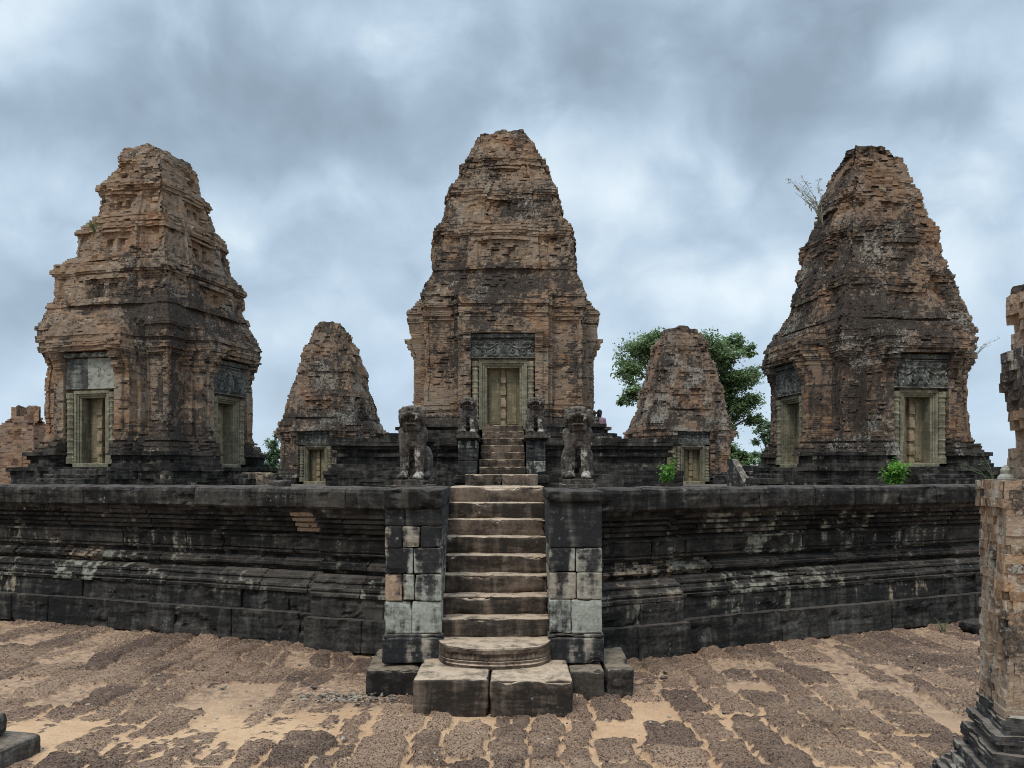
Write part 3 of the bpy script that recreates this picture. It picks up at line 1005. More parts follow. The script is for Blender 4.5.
def doorway(root, k, yface, sill, dh, a, fw, lint_h, lw, carve=1.0, seed=0, lpale=0.3, split=False, leaf_tone=0.5):
    """stone door frame, blind leaf, two ringed colonettes and a lintel set into face k of a tower"""
    M = Matrix.Rotation(k * math.pi / 2, 4, 'Z')
    rnd = random.Random(seed)
    Y = -yface                                # outer plane of the frame
    top = sill + dh
    f = MB()
    for (i0, i1, y0, y1) in ((a + fw * 0.55, a + fw, Y, Y + 0.3), (a + fw * 0.28, a + fw * 0.56, Y + 0.035, Y + 0.34), (a, a + fw * 0.29, Y + 0.075, Y + 0.62)):
        for s in (-1, 1):
            box(f, s * i0, s * i1, y0, y1, sill - 0.02, top + (i0 - a) - 0.002, (0.5 + 0.1 * s, 0.25, 0.35), 0.012)
        box(f, -i1, i1, y0, y1, top + (i0 - a), top + (i1 - a), (0.55, 0.25, 0.35), 0.012)
    box(f, -a - fw, a + fw, Y - 0.05, Y + 0.6, sill - 0.16, sill - 0.02, (0.6, 0.4, 0.2), 0.02)
    box(f, -a - fw - 0.02, a + fw + 0.02, Y + 0.05, Y + 0.7, top + fw + 0.002, top + fw + 0.05, (0.4, 0.1, 0.2), 0.01)
    f.xform(M)
    fo = f.build('door_frame', MAT['stone_frame'], root)
    L = MB()
    yl = Y + 0.42
    box(L, -a, a, yl, yl + 0.12, sill - 0.02, top + 0.01, (leaf_tone, 0.3, 0.5), 0.005)
    for s in (-1, 1):
        for (w, y) in ((0.86, yl - 0.02), (0.74, yl - 0.035)):
            pass
        box(L, s * 0.11, s * (a - 0.05), yl - 0.022, yl + 0.02, sill + 0.06, top - 0.06, (leaf_tone, 0.3, 0.5), 0.008)
        box(L, s * 0.16, s * (a - 0.10), yl - 0.036, yl + 0.02, sill + 0.12, top - 0.12, (leaf_tone, 0.35, 0.5), 0.008)
    box(L, -0.06, 0.06, yl - 0.07, yl, sill, top, (leaf_tone, 0.5, 0.7), 0.008)
    n = 4
    for i in range(n):
        z0 = sill + 0.22 + (dh - 0.3) * i / n
        box(L, -0.085, 0.085, yl - 0.13, yl, z0, z0 + 0.21, (leaf_tone, 0.5, 0.8), 0.012)
        box(L, -0.07, 0.07, yl - 0.10, yl, z0 + 0.21, z0 + 0.29, (leaf_tone, 0.5, 0.8), 0.012)
    for i in range(6):                         # flared foot of the astragal
        z0 = sill + 0.2 - i * 0.034
        box(L, -0.055 - 0.006 * i, 0.055 + 0.006 * i, yl - 0.08 - 0.007 * i, yl, z0 - 0.034, z0, (leaf_tone, 0.5, 0.8), 0.006)
    L.xform(M)
    L.build('door_leaf', MAT['stone_leaf'], fo)
    # colonettes
    H = dh + fw - 0.02
    for s in (-1, 1):
        c = MB()
        pr, z = [(0.0, 0.0), (0.135, 0.0), (0.135, 0.16), (0.115, 0.18)], 0.18
        nr_ = 9
        for i in range(nr_):
            zz = 0.2 + (H - 0.36) * (i + 0.5) / nr_
            d = (H - 0.36) / nr_
            big = 0.018 if i % 2 == 0 else 0.008
            pr += [(0.098, zz - d * 0.30), (0.104, zz - d * 0.27), (0.104, zz - d * 0.16), (0.098 + big, zz - d * 0.12), (0.098 + big, zz - d * 0.02), (0.104 + big, zz), (0.098 + big, zz + d * 0.1), (0.104, zz + d * 0.14), (0.104, zz + d * 0.25), (0.098, zz + d * 0.29)]
        pr += [(0.11, H - 0.17), (0.13, H - 0.15), (0.13, H), (0.0, H)]
        lathe(c, pr, (s * (a + fw + 0.115), Y + 0.035, sill - 0.03), 8, (0.55, 0.3, 0.25), math.pi / 8)
        c.xform(M)
        c.build('colonette', MAT['stone_frame'], fo)
    # lintel
    lb = MB()
    z0, z1 = top + fw + 0.03, top + fw + 0.03 + lint_h
    nx_, nz_ = 150, 54
    x, z, h = relief(nx_, nz_, carved)
    er = sstep(fbm(np.stack([x * 2, z * 1.2, 0 * x + seed], -1), 3, seed), 0.45, 0.62)
    h = h * carve * (1 - 0.8 * er * (1 - carve * 0.6))
    rough = (fbm(np.stack([x * 9, z * 4, 0 * x + seed], -1), 3, seed + 1) - 0.5) * 0.05
    ya = Y - 0.02 - h * 0.095 - rough
    edge = (np.abs(x) > 0.995) | (z > 0.995) | (z < 0.005)
    ya = np.where(edge, Y + 0.35, ya)
    V = np.stack([x * lw, ya, z0 + z * (z1 - z0)], -1).reshape(-1, 3)
    i = np.arange(nx_ * nz_).reshape(nx_, nz_)
    Q = np.stack([i[:-1, :-1], i[1:, :-1], i[1:, 1:], i[:-1, 1:]], -1).reshape(-1, 4)
    xq = x[:-1, :-1]
    pl = (lpale + 0.25 * np.where(xq > -0.1, 1, -0.6) * (1 if split else 0)).ravel()
    lb.add(V, Q, np.stack([np.full(len(Q), 0.5), pl, np.full(len(Q), 0.1)], 1))
    lb.xform(M)
    lo_ = lb.build('lintel', MAT['stone_lintel'], root)
    mb = MB()
    rblock(mb, (0, Y + 0.02, z1 + 0.07), (2 * lw + 0.06, 0.32, 0.13), r=0.02, res=0.07, amp=0.012, blk=(0.3, 0.3 if not split else 0.5, 0.1), seed=seed, wear=0.12)
    mb.xform(M)
    mb.build('lintel_cornice', MAT['stone_lintel'], lo_)


# ------------------------------------------------------------------ temple towers
def tower(loc, yaw, W, label, prof, tiers, sill, dh, zc, seed, doors, ch=0.057, base=(0.85, 1.35), ero=(0.05, 0.22), erotop=0.5,
          stbias=0.0, patches=(), bites=(), mat='brick', plinth=((0.42, 0.62), (0.85, 0.34)), lint_h=0.8, a=0.38, fw=0.19, step=0.06, pale=0.0, proj=0.5, niche=0.10, tierk=1.0, lintels=None, cat='tower', extras=True, stair_cut=0):
    root = thing('temple_tower', loc, label, cat, yaw, 'brick temple towers on the terrace')
    s_ = W / 2.1
    zs, rs = [p[0] for p in prof], [p[1] * W for p in prof]
    Htot = zs[-1]
    z_base, z_dado = base
    ltop = sill + dh + fw + 0.03 + lint_h + 0.14
    cw = a + fw + 0.235                         # half width of the doorway with its colonettes
    p0, p1 = cw, cw + 0.25                      # brick pilaster beside it
    c1 = p1 + 0.18

    def flare(z):                               # brick base mouldings
        if z < z_dado:
            f = (z - z_base) / (z_dado - z_base)
            v = (0.26 if (extras or stair_cut) else 0.10) * (1 - f) ** 1.3
            if 0.30 < f < 0.45 or 0.62 < f < 0.74:
                v += 0.05
            if 0.50 < f < 0.58 or 0.8 < f < 0.86:
                v -= 0.04
            return v
        if zc - 0.25 < z < zc + 0.75:            # cornice fillets
            f = (z - zc + 0.25)
            return 0.045 * (int(f / 0.15) % 2) + 0.02
        for (z0, z1) in tiers:
            if z0 <= z < z1:
                f = (z - z0) / (z1 - z0)
                if f < 0.12:
                    return 0.03 * tierk
                if f > 0.72:
                    return tierk * (0.015 + 0.04 * min(1, (f - 0.72) / 0.2) + 0.02 * (int(f * 30) % 2))
                return -0.015 * tierk
        return 0.0

    def hwfn(z):
        zz = z + np.linspace(-0.22, 0.22, 7) * (1 if z > zc + 0.5 else 0.2)
        return float(np.interp(zz, zs, rs).mean()) + flare(z)

    def offfn(k4, s, z, hw):
        A = np.abs(s)
        o = np.zeros_like(s)
        if z < zc + 0.7:
            fade = 1.0 if z < zc + 0.2 else max(0.3, 1 - (z - zc - 0.2))
            o = np.where(A < c1, proj, np.where(A < c1 + 0.14, proj * 0.5, 0)) * fade
            bul = 0.20 * float(sstep(z, ltop - 0.5, ltop + 0.15) * (1 - sstep(z, zc + 0.1, zc + 0.65)))   # gable of the porch
            o = np.where((A < c1) & ((A > p0) | (z > ltop)), o + bul, o)
            if z > z_dado and z < zc - 0.2:
                o = np.where((A > c1 + 0.2) & (A < hw - 0.16), o - 0.05, o)
            if sill - 0.2 < z < ltop + 0.1:
                pil = (A > p0) & (A < p1)
                cap = 0.0
                if z > ltop - 0.55:
                    cap = 0.03 + 0.05 * (int((z - ltop + 0.55) / 0.11) % 2) + 0.07 * (z - ltop + 0.55)
                elif z < z_dado + 0.25 and z > z_dado:
                    cap = 0.04 * (int((z - z_dado) / 0.08) % 2)
                o = np.where(pil, o + 0.07 + cap, o)
            dm = np.isin(k4, list(doors.keys()))
            fl = flare(z) if z < z_dado else 0
            if z < ltop:
                o = np.where(dm & (A < p0), o - 0.16 - fl, o)
                lim = a + fw * 0.8
                if sill - 0.1 < z < sill + dh + fw * 0.8:
                    o = np.where(dm & (A < lim), o - 0.5, o)
        else:
            for (z0, z1) in tiers:
                if z0 <= z < z1:
                    f = (z - z0) / (z1 - z0)
                    u = A / hw
                    o = np.where(u < 0.50, 0.10 * s_, np.where(u < 0.60, 0.05 * s_, 0))
                    if 0.12 < f < 0.7:
                        o = np.where((u > 0.62) & (u < 0.88), o - 0.05, o)
                        o = np.where((u > 0.36) & (u < 0.5), o + 0.05, o)
                        if 0.16 < f < 0.60:
                            o = np.where(u < 0.30, o - 0.03 - niche * 0.25, o)
                        if 0.18 < f < 0.48:
                            o = np.where((u > 0.06) & (u < 0.17), o - niche, o)
                        if 0.60 < f < 0.68:
                            o = np.where(u < 0.36, o + 0.06, o)
        return o

    def erode(k4, c, z, hw, sc):
        f = z / Htot
        amp = ero[0] + (ero[1] - ero[0]) * sstep(f, 0.2, 0.75)
        big = fbm(c * 0.9 + seed, 3, seed)
        mid = fbm(c * np.array([2.6, 2.6, 3.4]) + seed, 2, seed + 11)
        e = amp * (1.1 * sstep(big, 0.42, 0.75) + 0.40 * sstep(mid, 0.52, 0.75))
        T = np.abs(sc) / hw
        e = e + sstep(T, 0.82, 1.0) * (0.02 + 0.2 * amp + 0.08 * erotop * sstep(f, 0.45, 0.9)) * (0.4 + mid)
        e = e + erotop * 0.14 * sstep(f, 0.80, 1.0) * (0.3 + 1.4 * sstep(mid, 0.35, 0.7))
        if z < z_base + 0.6:
            e = e * 0.8
        dz = np.isin(k4, list(doors.keys())) & (np.abs(sc) < p1 + 0.05) & (z < ltop + 0.1)
        e = np.where(dz, e * 0.15, e)
        for (bx, by, bz, rx, rz, dep) in bites:
            g = np.exp(-((c[:, 0] - bx) / rx) ** 2 - ((c[:, 1] - by) / rx) ** 2 - ((z - bz) / rz) ** 2)
            e = e + dep * sstep(g + (mid - 0.5) * 0.5, 0.25, 0.75)
        return e

    def stain(k4, c, z, hw, sc, rnd):
        f = z / Htot
        n = fbm(c * np.array([0.75, 0.75, 0.55]) + seed * 1.7, 4, seed + 21)
        st = fbm(c * np.array([2.2, 2.2, 0.35]) + seed, 3, seed + 25)
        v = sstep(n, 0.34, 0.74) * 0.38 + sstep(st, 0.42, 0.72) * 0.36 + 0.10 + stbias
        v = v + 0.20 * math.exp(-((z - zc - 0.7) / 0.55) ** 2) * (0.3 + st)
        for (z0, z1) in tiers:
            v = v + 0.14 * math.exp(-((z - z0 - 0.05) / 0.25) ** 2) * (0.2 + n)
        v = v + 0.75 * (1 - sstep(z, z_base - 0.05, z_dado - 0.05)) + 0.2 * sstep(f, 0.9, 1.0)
        for (px, py, pz, rx, rz, amt) in patches:
            v = v + amt * np.exp(-((c[:, 0] - px) / rx) ** 2 - ((c[:, 1] - py) / rx) ** 2 - ((z - pz) / rz) ** 2)
        v = v + 0.30 * (rnd < 0.10) - 0.12 * (rnd > 0.8)
        pl = sstep(fbm(c * 1.3 + 50 + seed, 3, seed + 31), 0.46, 0.72) * 0.62 + 0.03 + pale + 0.2 * (rnd > 0.93)
        pl = pl + 0.3 * (1 - sstep(z, z_base, z_dado)) * sstep(st, 0.45, 0.6)
        return v * 0.9, pl

    t = tsamples(W, step, [a + fw * 0.8, p0, p1, c1, c1 + 0.14, c1 + 0.2, W - 0.16])
    mb = MB()
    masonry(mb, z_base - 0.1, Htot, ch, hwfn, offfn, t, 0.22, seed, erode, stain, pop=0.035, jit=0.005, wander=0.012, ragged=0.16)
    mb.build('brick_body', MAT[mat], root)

    # dark stepped plinth
    (h1, o1), (h2, o2) = plinth
    def ph(z):
        if z < h1:
            f = z / h1
            return W + o1 + (0.05 if f < 0.35 or f > 0.75 else 0.0) - (0.06 if 0.5 < f < 0.62 else 0)
        f = (z - h1) / (h2 - h1)
        return W + o2 + (0.06 if f < 0.3 else 0.0) + (0.05 if f > 0.8 else 0) - (0.05 if 0.42 < f < 0.6 else 0)
    def po(k4, s, z, hw):
        A = np.abs(s)
        o = np.where(A < c1 + 0.1, proj * 0.9, np.where(A < c1 + 0.28, proj * 0.45, 0))
        dm = np.isin(k4, list(doors.keys()))
        if z > sill - 0.17:
            o = np.where(dm & (A < cw + 0.02), o - o2 - proj - 0.75, o)
        if stair_cut:
            o = np.where((k4 == 0) & (A < stair_cut), -(hw - W) + 0.02, o)
        return o
    def pe(k4, c, z, hw, sc):
        n = fbm(c * 2.2 + seed, 3, seed + 41)
        return 0.10 * sstep(n, 0.42, 0.75) + 0.05 * (np.abs(sc) > hw * 0.9) * n
    def ps(k4, c, z, hw, sc, rnd):
        n = fbm(c * 1.5 + seed, 3, seed + 43)
        return 0.02 + 0.22 * sstep(n, 0.6, 0.8) + 0.3 * (rnd > 0.95), 0.3 + 0.3 * n
    mb = MB()
    tp = tsamples(W, 0.14, [cw + 0.02, c1 + 0.1, c1 + 0.28] + ([stair_cut] if stair_cut else []))
    masonry(mb, -0.30, h2, 0.105, ph, po, tp, 0.62, seed + 77, pe, ps, pop=0.03, jit=0.012, wander=0.008)
    mb.build('plinth', MAT['stone_black'], root)
    for k, dspec in doors.items():
        doorway(root, k, W + proj - 0.03, sill, dh, a, fw, lint_h, cw + 0.03, seed=seed + k, **dspec)
        if extras:
            st_ = MB()
            M = Matrix.Rotation(k * math.pi / 2, 4, 'Z')
            y = -(W + o1 + proj)
            nst = 3
            for i in range(nst):
                zt = (sill - 0.18) * (i + 1) / nst
                rblock(st_, (0, y - 0.42 + 0.22 * i + 0.5, zt / 2 - 0.03), (2 * cw - 0.1 - 0.04 * i, 1.0, zt + 0.06), r=0.02, res=0.12, amp=0.02, blk=(random.random(), 0.08, 0.4), seed=seed + i, wear=0.15)
            st_.xform(M)
            st_.build('door_steps', MAT['stone_black'], root)
    return root


def main_tiers(prof_z):
    return prof_z


LEFT_P = [(0, 1.0), (3.4, 1.0), (3.6, 1.02), (4.2, 1.07), (4.55, 1.06), (4.75, 0.98), (4.9, 0.93), (5.9, 0.91), (6.1, 0.86), (6.2, 0.79), (7.25, 0.75), (7.45, 0.69), (7.55, 0.63), (8.4, 0.58), (8.6, 0.56), (9.3, 0.50), (9.6, 0.43), (9.85, 0.31)]
# local +x of the left tower points to the right and a little towards the viewer
LEFT_P = [(z, r * (1.03 if z > 4.4 else 1)) for z, r in LEFT_P]
tower((-10.72, 24.0, BZ), R(-14.5), 2.04, 'orange brick temple tower at far left with a plain grey lintel', LEFT_P, [(4.9, 6.15), (6.2, 7.5), (7.55, 8.6)], 0.55, 1.75, 3.75, 3,
      {0: dict(carve=0.12, lpale=0.42, split=True), 1: dict(carve=0.9, lpale=0.25)}, stbias=-0.01, ero=(0.03, 0.17), erotop=0.5,
      patches=[(2.0, -2.0, 4.6, 1.1, 0.9, 0.5), (1.9, -1.9, 1.2, 1.2, 0.4, 0.6), (1.7, -1.7, 2.4, 0.5, 1.0, 0.4), (-0.6, -1.9, 6.4, 1.3, 0.7, -0.5), (-0.3, -1.8, 7.8, 1.4, 0.8, -0.6), (0, -2.2, 2.5, 1.2, 0.9, -0.3), (1.6, -1.6, 3.9, 0.6, 0.5, 0.3)],
      bites=[(-1.0, -0.95, 9.25, 0.62, 0.72, 0.42), (-1.0, 0.3, 9.3, 0.7, 0.8, 0.35), (-1.7, -1.5, 7.5, 0.5, 0.3, 0.2)], lint_h=0.85, tierk=1.9)
RIGHT_P = [(0, 1.0), (3.0, 1.0), (3.5, 1.03), (4.15, 1.02), (4.6, 0.97), (5.2, 0.89), (6.0, 0.82), (6.55, 0.735), (7.4, 0.66), (8.1, 0.55), (8.8, 0.46), (9.5, 0.37), (9.8, 0.31), (10.06, 0.23)]
RIGHT_P = [(z, r * (1.06 if z > 4.0 else 1)) for z, r in RIGHT_P]
tower((10.62, 24.0, BZ), R(9), 1.96, 'blackened brick temple tower at right with a carved lintel and dry grass near its top', RIGHT_P, [(4.5, 5.9), (5.9, 7.3), (7.3, 8.5)], 0.55, 1.78, 3.7, 8,
      {0: dict(carve=1.0, lpale=0.42), 3: dict(carve=0.8, lpale=0.0)}, stbias=0.12, ero=(0.06, 0.24), erotop=0.6, mat='brick_dark', pale=0.02, niche=0.03, tierk=0.8,
      patches=[(-1.9, -1.9, 4.6, 1.3, 0.8, 0.25), (1.0, -1.8, 4.3, 1.1, 0.5, 0.35), (-1.7, -1.7, 2.5, 0.7, 1.2, 0.35), (1.6, -2.0, 2.0, 0.6, 1.0, -0.35), (0.6, -1.6, 5.6, 0.8, 0.6, -0.25)], lint_h=0.78)
CENT_P = [(0, 1.0), (4.1, 1.0), (4.5, 1.03), (4.9, 1.03), (5.3, 0.99), (5.6, 0.93), (6.8, 0.89), (7.05, 0.85), (7.3, 0.80), (8.3, 0.73), (8.9, 0.62), (9.6, 0.52), (10.1, 0.44), (10.5, 0.39), (10.88, 0.30)]
tower((-0.28, 28.3, 3.4), 0.0, 2.58, 'tallest brick temple tower in the centre, raised on its own dark platform', CENT_P, [(5.6, 7.15), (7.15, 8.6), (8.6, 9.6)], 0.52, 1.82, 4.15, 5,
      {0: dict(carve=0.75, lpale=0.16), 1: dict(carve=0.7, lpale=0.2), 3: dict(carve=0.7, lpale=0.2)}, stbias=0.03, ero=(0.05, 0.18), erotop=0.5, mat='brick',
      patches=[(-0.2, -2.5, 4.8, 1.1, 0.8, 0.5), (0.5, -2.2, 7.6, 0.8, 0.5, 0.6), (-1.6, -2.3, 5.4, 1.0, 0.5, 0.4), (1.9, -2.3, 5.3, 0.9, 0.5, 0.4), (-1.5, -1.6, 9.6, 0.8, 0.9, 0.4), (0.3, -2.0, 7.0, 1.2, 0.6, -0.3)],
      a=0.52, fw=0.25, lint_h=0.64, proj=0.40, niche=0.06, tierk=1.4, base=(0.55, 1.28), plinth=((0.26, 1.05), (0.55, 0.66)), extras=False, stair_cut=0.74)
SMALL_L = [(0, 1.0), (2.2, 1.0), (2.6, 1.05), (3.05, 1.04), (3.2, 1.0), (4.1, 0.95), (4.4, 0.86), (4.9, 0.82), (5.9, 0.71), (6.8, 0.54), (7.6, 0.41), (7.98, 0.27)]
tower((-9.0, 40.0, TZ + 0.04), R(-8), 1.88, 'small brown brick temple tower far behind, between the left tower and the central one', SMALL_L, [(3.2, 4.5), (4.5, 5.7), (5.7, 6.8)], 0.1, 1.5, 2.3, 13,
      {0: dict(carve=0.6, lpale=0.35), 1: dict(carve=0.6, lpale=0.35)}, ch=0.1, stbias=0.08, ero=(0.06, 0.20), erotop=0.4, base=(0.35, 0.8), plinth=((0.18, 0.25), (0.35, 0.15)), lint_h=0.5, a=0.40, fw=0.19, step=0.09, proj=0.28, niche=0.03, mat='brick_hazed', extras=False)
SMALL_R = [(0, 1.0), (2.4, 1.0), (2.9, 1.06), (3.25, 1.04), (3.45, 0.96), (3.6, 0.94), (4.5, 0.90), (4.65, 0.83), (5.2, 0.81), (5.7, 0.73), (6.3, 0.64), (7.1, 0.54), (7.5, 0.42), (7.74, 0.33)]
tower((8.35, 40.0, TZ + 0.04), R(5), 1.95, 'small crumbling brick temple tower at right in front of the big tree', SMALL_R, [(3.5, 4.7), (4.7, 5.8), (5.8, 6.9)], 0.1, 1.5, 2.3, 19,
      {0: dict(carve=0.5, lpale=0.3), 3: dict(carve=0.5, lpale=0.3)}, ch=0.1, stbias=0.04, ero=(0.08, 0.26), erotop=0.35, base=(0.35, 0.8), plinth=((0.18, 0.25), (0.35, 0.15)), lint_h=0.5, a=0.40, fw=0.19, step=0.09, proj=0.28, niche=0.03, mat='brick_hazed', pale=0.1, extras=False)


# ------------------------------------------------------------------ platform of the central tower with its own stair
def upper_platform():
    p = thing('stepped_platform', (-0.28, 28.3, BZ), 'broad black moulded platform carrying the central tower, mostly hidden behind the terrace edge', 'platform')
    W = 5.0
    H = 3.4 - BZ + 0.004
    def ph(z):
        f = z / H
        return W + (0.28 if f < 0.22 else 0.12 if f < 0.34 else 0.02 if f < 0.42 else -0.10 if f < 0.55 else 0.0 if f < 0.66 else -0.08 if f < 0.72 else 0.04 if f < 0.84 else 0.14) - 0.05
    def po(k4, s, z, hw):
        o = np.where(np.abs(s) < 1.9, 0.22, 0.0)
        return np.where((k4 == 0) & (np.abs(s) < 0.72), -2.6, o)     # the stair runs up in a cut
    def pe(k4, c, z, hw, sc):
        n = fbm(c * 1.6, 3, 61)
        return 0.10 * sstep(n, 0.45, 0.75) + 0.12 * sstep(z / H, 0.8, 1.0) * sstep(n, 0.55, 0.6)
    def ps(k4, c, z, hw, sc, rnd):
        n = fbm(c * 1.2, 3, 63)
        return 0.0 + 0.25 * sstep(n, 0.55, 0.8) + 0.25 * (rnd > 0.96), 0.1 + 0.2 * n
    mb = MB()
    masonry(mb, -0.3, H, 0.105, ph, po, tsamples(W, 0.16, [0.72, 1.9]), 0.75, 71, pe, ps, pop=0.04, jit=0.014, wander=0.01)
    mb.build('moulded_body', MAT['stone_black'], p)
    # second stair
    st = thing('stone_staircase', (-0.28, 22.6, BZ), 'short second staircase of dusty steps rising to the door of the central tower', 'staircase')
    n = 8
    rise = (3.93 - 0.04 - BZ) / n
    for i in range(n):
        mb = MB()
        z1 = rise * (i + 1)
        rblock(mb, (random.uniform(-.02, .02), 0.17 * 0 + 0.34 * i + 0.35, z1 - 0.13), (1.36 - 0.012 * i, 0.75, 0.27), r=0.02, res=0.09, amp=0.016, blk=(random.random(), 0.08, 0.3), seed=80 + i, wear=0.14)
        mb.build('step', MAT['stone_step'], st)
    mb = MB()
    for i in range(n):
        rblock(mb, (0, 0.34 * i + 1.2, rise * (i + 1) / 2 - 0.08), (1.28, 1.9, rise * (i + 1)), r=0.01, res=0.4, amp=0.0, blk=(0.3, 0, 0))
    mb.build('core', MAT['stone_step'], st)
    mb = MB()
    for (a, b, s) in ((-1.02, -0.02, 1), (-0.01, 1.0, 2)):
        rblock(mb, ((a + b) / 2, -0.3, 0.07), (b - a, 0.7, 0.32), r=0.03, res=0.09, amp=0.015, blk=(random.random(), 0.1, 0.2), seed=s, wear=0.15)
    mb.build('threshold_slab', MAT['stone_step'], st)
    for sx, lab in ((-1, 'dark low block pier left of the second stair carrying a small lion'), (1, 'smooth dark low block pier right of the second stair carrying a small lion')):
        pr = thing('stone_pier', (-0.28 + sx * 0.99 + (0.0 if sx < 0 else -0.02), 23.2, BZ), lab, 'pier', group='low piers flanking the second stair')
        mb = MB()
        rnd = random.Random(5 + sx)
        for (z0, z1) in ((0.2, 0.62), (0.62, 0.98), (0.98, 1.2)):
            rblock(mb, (0, 0.4, (z0 + z1) / 2), (0.54, 1.5, z1 - z0 - 0.008), r=0.02, res=0.08, amp=0.012, blk=(rnd.random(), rnd.uniform(0.05, 0.36) if sx < 0 else (0.35 if z0 < 0.3 else 0.04), 0.1), seed=rnd.randint(0, 99), wear=0.1)
        mb.build('shaft', MAT['stone_pier'], pr)
        mb = MB()
        rblock(mb, (0, 0.4, 0.09), (0.76, 1.75, 0.24), r=0.02, res=0.08, amp=0.012, blk=(0.3, 0.03, 0), seed=4, wear=0.1)
        mb.build('base', MAT['stone_black'], pr)
        mb = MB()
        rblock(mb, (0, 0.4, 1.29), (0.64, 1.6, 0.18), r=0.03, res=0.08, amp=0.016, blk=(0.3, 0.05, 0), seed=6 + sx, wear=0.16)
        mb.build('cap', MAT['stone_black'], pr)


upper_platform()
# ------------------------------------------------------------------ ruined brickwork
def ruin_wall():
    r = thing('ruined_wall', (-20.05, 33.0, TZ), 'reddish broken brick wall stump beyond the left edge tower', 'wall', R(-12))
    t = tsamples(0.85, 0.07, [0.3])
    def er(k4, c, z, hw, sc):
        n = fbm(c * 1.6, 3, 5)
        return 0.05 * n + 0.9 * sstep((z - 2.45) / 0.8 + 0.35 * (c[:, 0] < -0.1) + 0.45 * (c[:, 0] > 0.45) + n * 0.5, 0.55, 1.1) * hw
    def stn(k4, c, z, hw, sc, rnd):
        n = fbm(c * 1.3, 3, 9)
        return sstep(n, 0.5, 0.8) * 0.4, 0.15 + 0 * n
    mb = MB()
    masonry(mb, -0.1, 3.25, 0.085, lambda z: 0.85, lambda k4, s, z, hw: np.where((np.abs(s) < 0.3) & (z < 1.2), 0.06, 0.0), t, 0.25, 33, er, stn, pop=0.06, ragged=0.4, Wy=0.6)
    mb.build('brick_body', MAT['brick_red'], r)


ruin_wall()


def gate_ruin():
    """the jamb of the ruined gate the photographer stands in: brick pier on a moulded stone base, taller brick behind"""
    g = thing('ruined_gateway', (4.275, 5.34, 0), 'close ruined brick gate jamb on a dark moulded base at the right edge', 'ruin', R(-15.6))
    def stn(k4, c, z, hw, sc, rnd):
        n = fbm(c * 2.2, 3, 9)
        return sstep(n, 0.5, 0.75) * 0.55 + 0.3 * (rnd > 0.9), 0.25 + sstep(fbm(c * 3 + 9, 2, 4), 0.5, 0.7) * 0.3
    def er(k4, c, z, hw, sc):
        n = fbm(c * np.array([3, 3, 4.0]), 3, 15)
        return 0.035 * sstep(n, 0.4, 0.8) + 0.03 * sstep(np.abs(sc) / hw, 0.9, 1) * n
    mb = MB()
    masonry(mb, 0.76, 2.345, 0.062, lambda z: 0.96 + (0.02 if z > 2.15 else 0), lambda k4, s, z, hw: 0 * s, tsamples(0.96, 0.03, [0.4]), 0.2, 51, er, stn, pop=0.06, jit=0.007, wander=0.004, Wy=0.30)
    mb.build('brick_pier', MAT['brick_pale'], g)
    def h2(z):
        f = (z - 2.3) / 1.5
        return 0.60 + (0.04 if 0.34 < f < 0.62 else 0.0) - (0.035 if 0.62 < f < 0.78 else 0) - (0.0 if f > 0.78 else 0)
    def e2(k4, c, z, hw, sc):
        n = fbm(c * np.array([2.5, 2.5, 3.4]), 3, 25)
        return 0.07 * sstep(n, 0.42, 0.75) + 0.03 * n
    def s2(k4, c, z, hw, sc, rnd):
        n = fbm(c * 1.7, 3, 19)
        f = (z - 2.3) / 1.5
        return sstep(n, 0.5, 0.75) * 0.4 + 0.75 * (0.38 < f < 0.62) + 0.6 * (f > 0.9), 0.15 + 0.5 * (rnd > 0.8)
    mb = MB()
    masonry(mb, 2.3, 3.74, 0.07, h2, lambda k4, s, z, hw: 0 * s, tsamples(0.62, 0.03, [0.3]), 0.2, 53, e2, s2, pop=0.10, jit=0.010, wander=0.006, ragged=0.05, Wy=0.42)
    mb.xform(Matrix.Translation((-0.20, 0.0, 0)))
    mb.build('upper_brickwork', MAT['brick_pale'], g)
    # dark moulded base flaring to the ground
    mb = MB()
    BP = [(-0.05, 0.40), (0.10, 0.385), (0.115, 0.31), (0.20, 0.29), (0.30, 0.17), (0.33, 0.13), (0.335, 0.16), (0.40, 0.155), (0.405, 0.10), (0.47, 0.08), (0.475, 0.115), (0.53, 0.115), (0.555, 0.10), (0.56, 0.04), (0.60, 0.035), (0.605, 0.085), (0.66, 0.09), (0.68, 0.07), (0.685, 0.03), (0.79, 0.02)]
    masonry(mb, -0.05, 0.79, 0.03, lambda z: 0.96 + float(np.interp(z, [b_[0] for b_ in BP], [b_[1] for b_ in BP])), lambda k4, s, z, hw: 0 * s, tsamples(1.0, 0.03, [0.4]), 0.55, 57,
            lambda k4, c, z, hw, sc: 0.05 * sstep(fbm(c * 5, 3, 4), 0.45, 0.8) + 0.03 * fbm(c * 11, 2, 6), lambda k4, c, z, hw, sc, rnd: (0.10 + 0.25 * sstep(fbm(c * 3, 3, 8), 0.5, 0.7), 0.2 + 0 * z * sc), pop=0.0, jit=0.002, wander=0.006, Wy=0.36)
    mb.build('moulded_base', MAT['stone_pier'], g)
    mb = MB()
    lathe(mb, [(0.0, 0.0), (0.055, 0.0), (0.05, 0.03), (0.03, 0.05), (0.035, 0.075), (0.02, 0.10), (0.0, 0.115)], (-0.84, 0.10, 2.345), 10, (0.6, 0.7, 0.1))
    mb.build('stone_stub', MAT['stone_pier'], g)


gate_ruin()


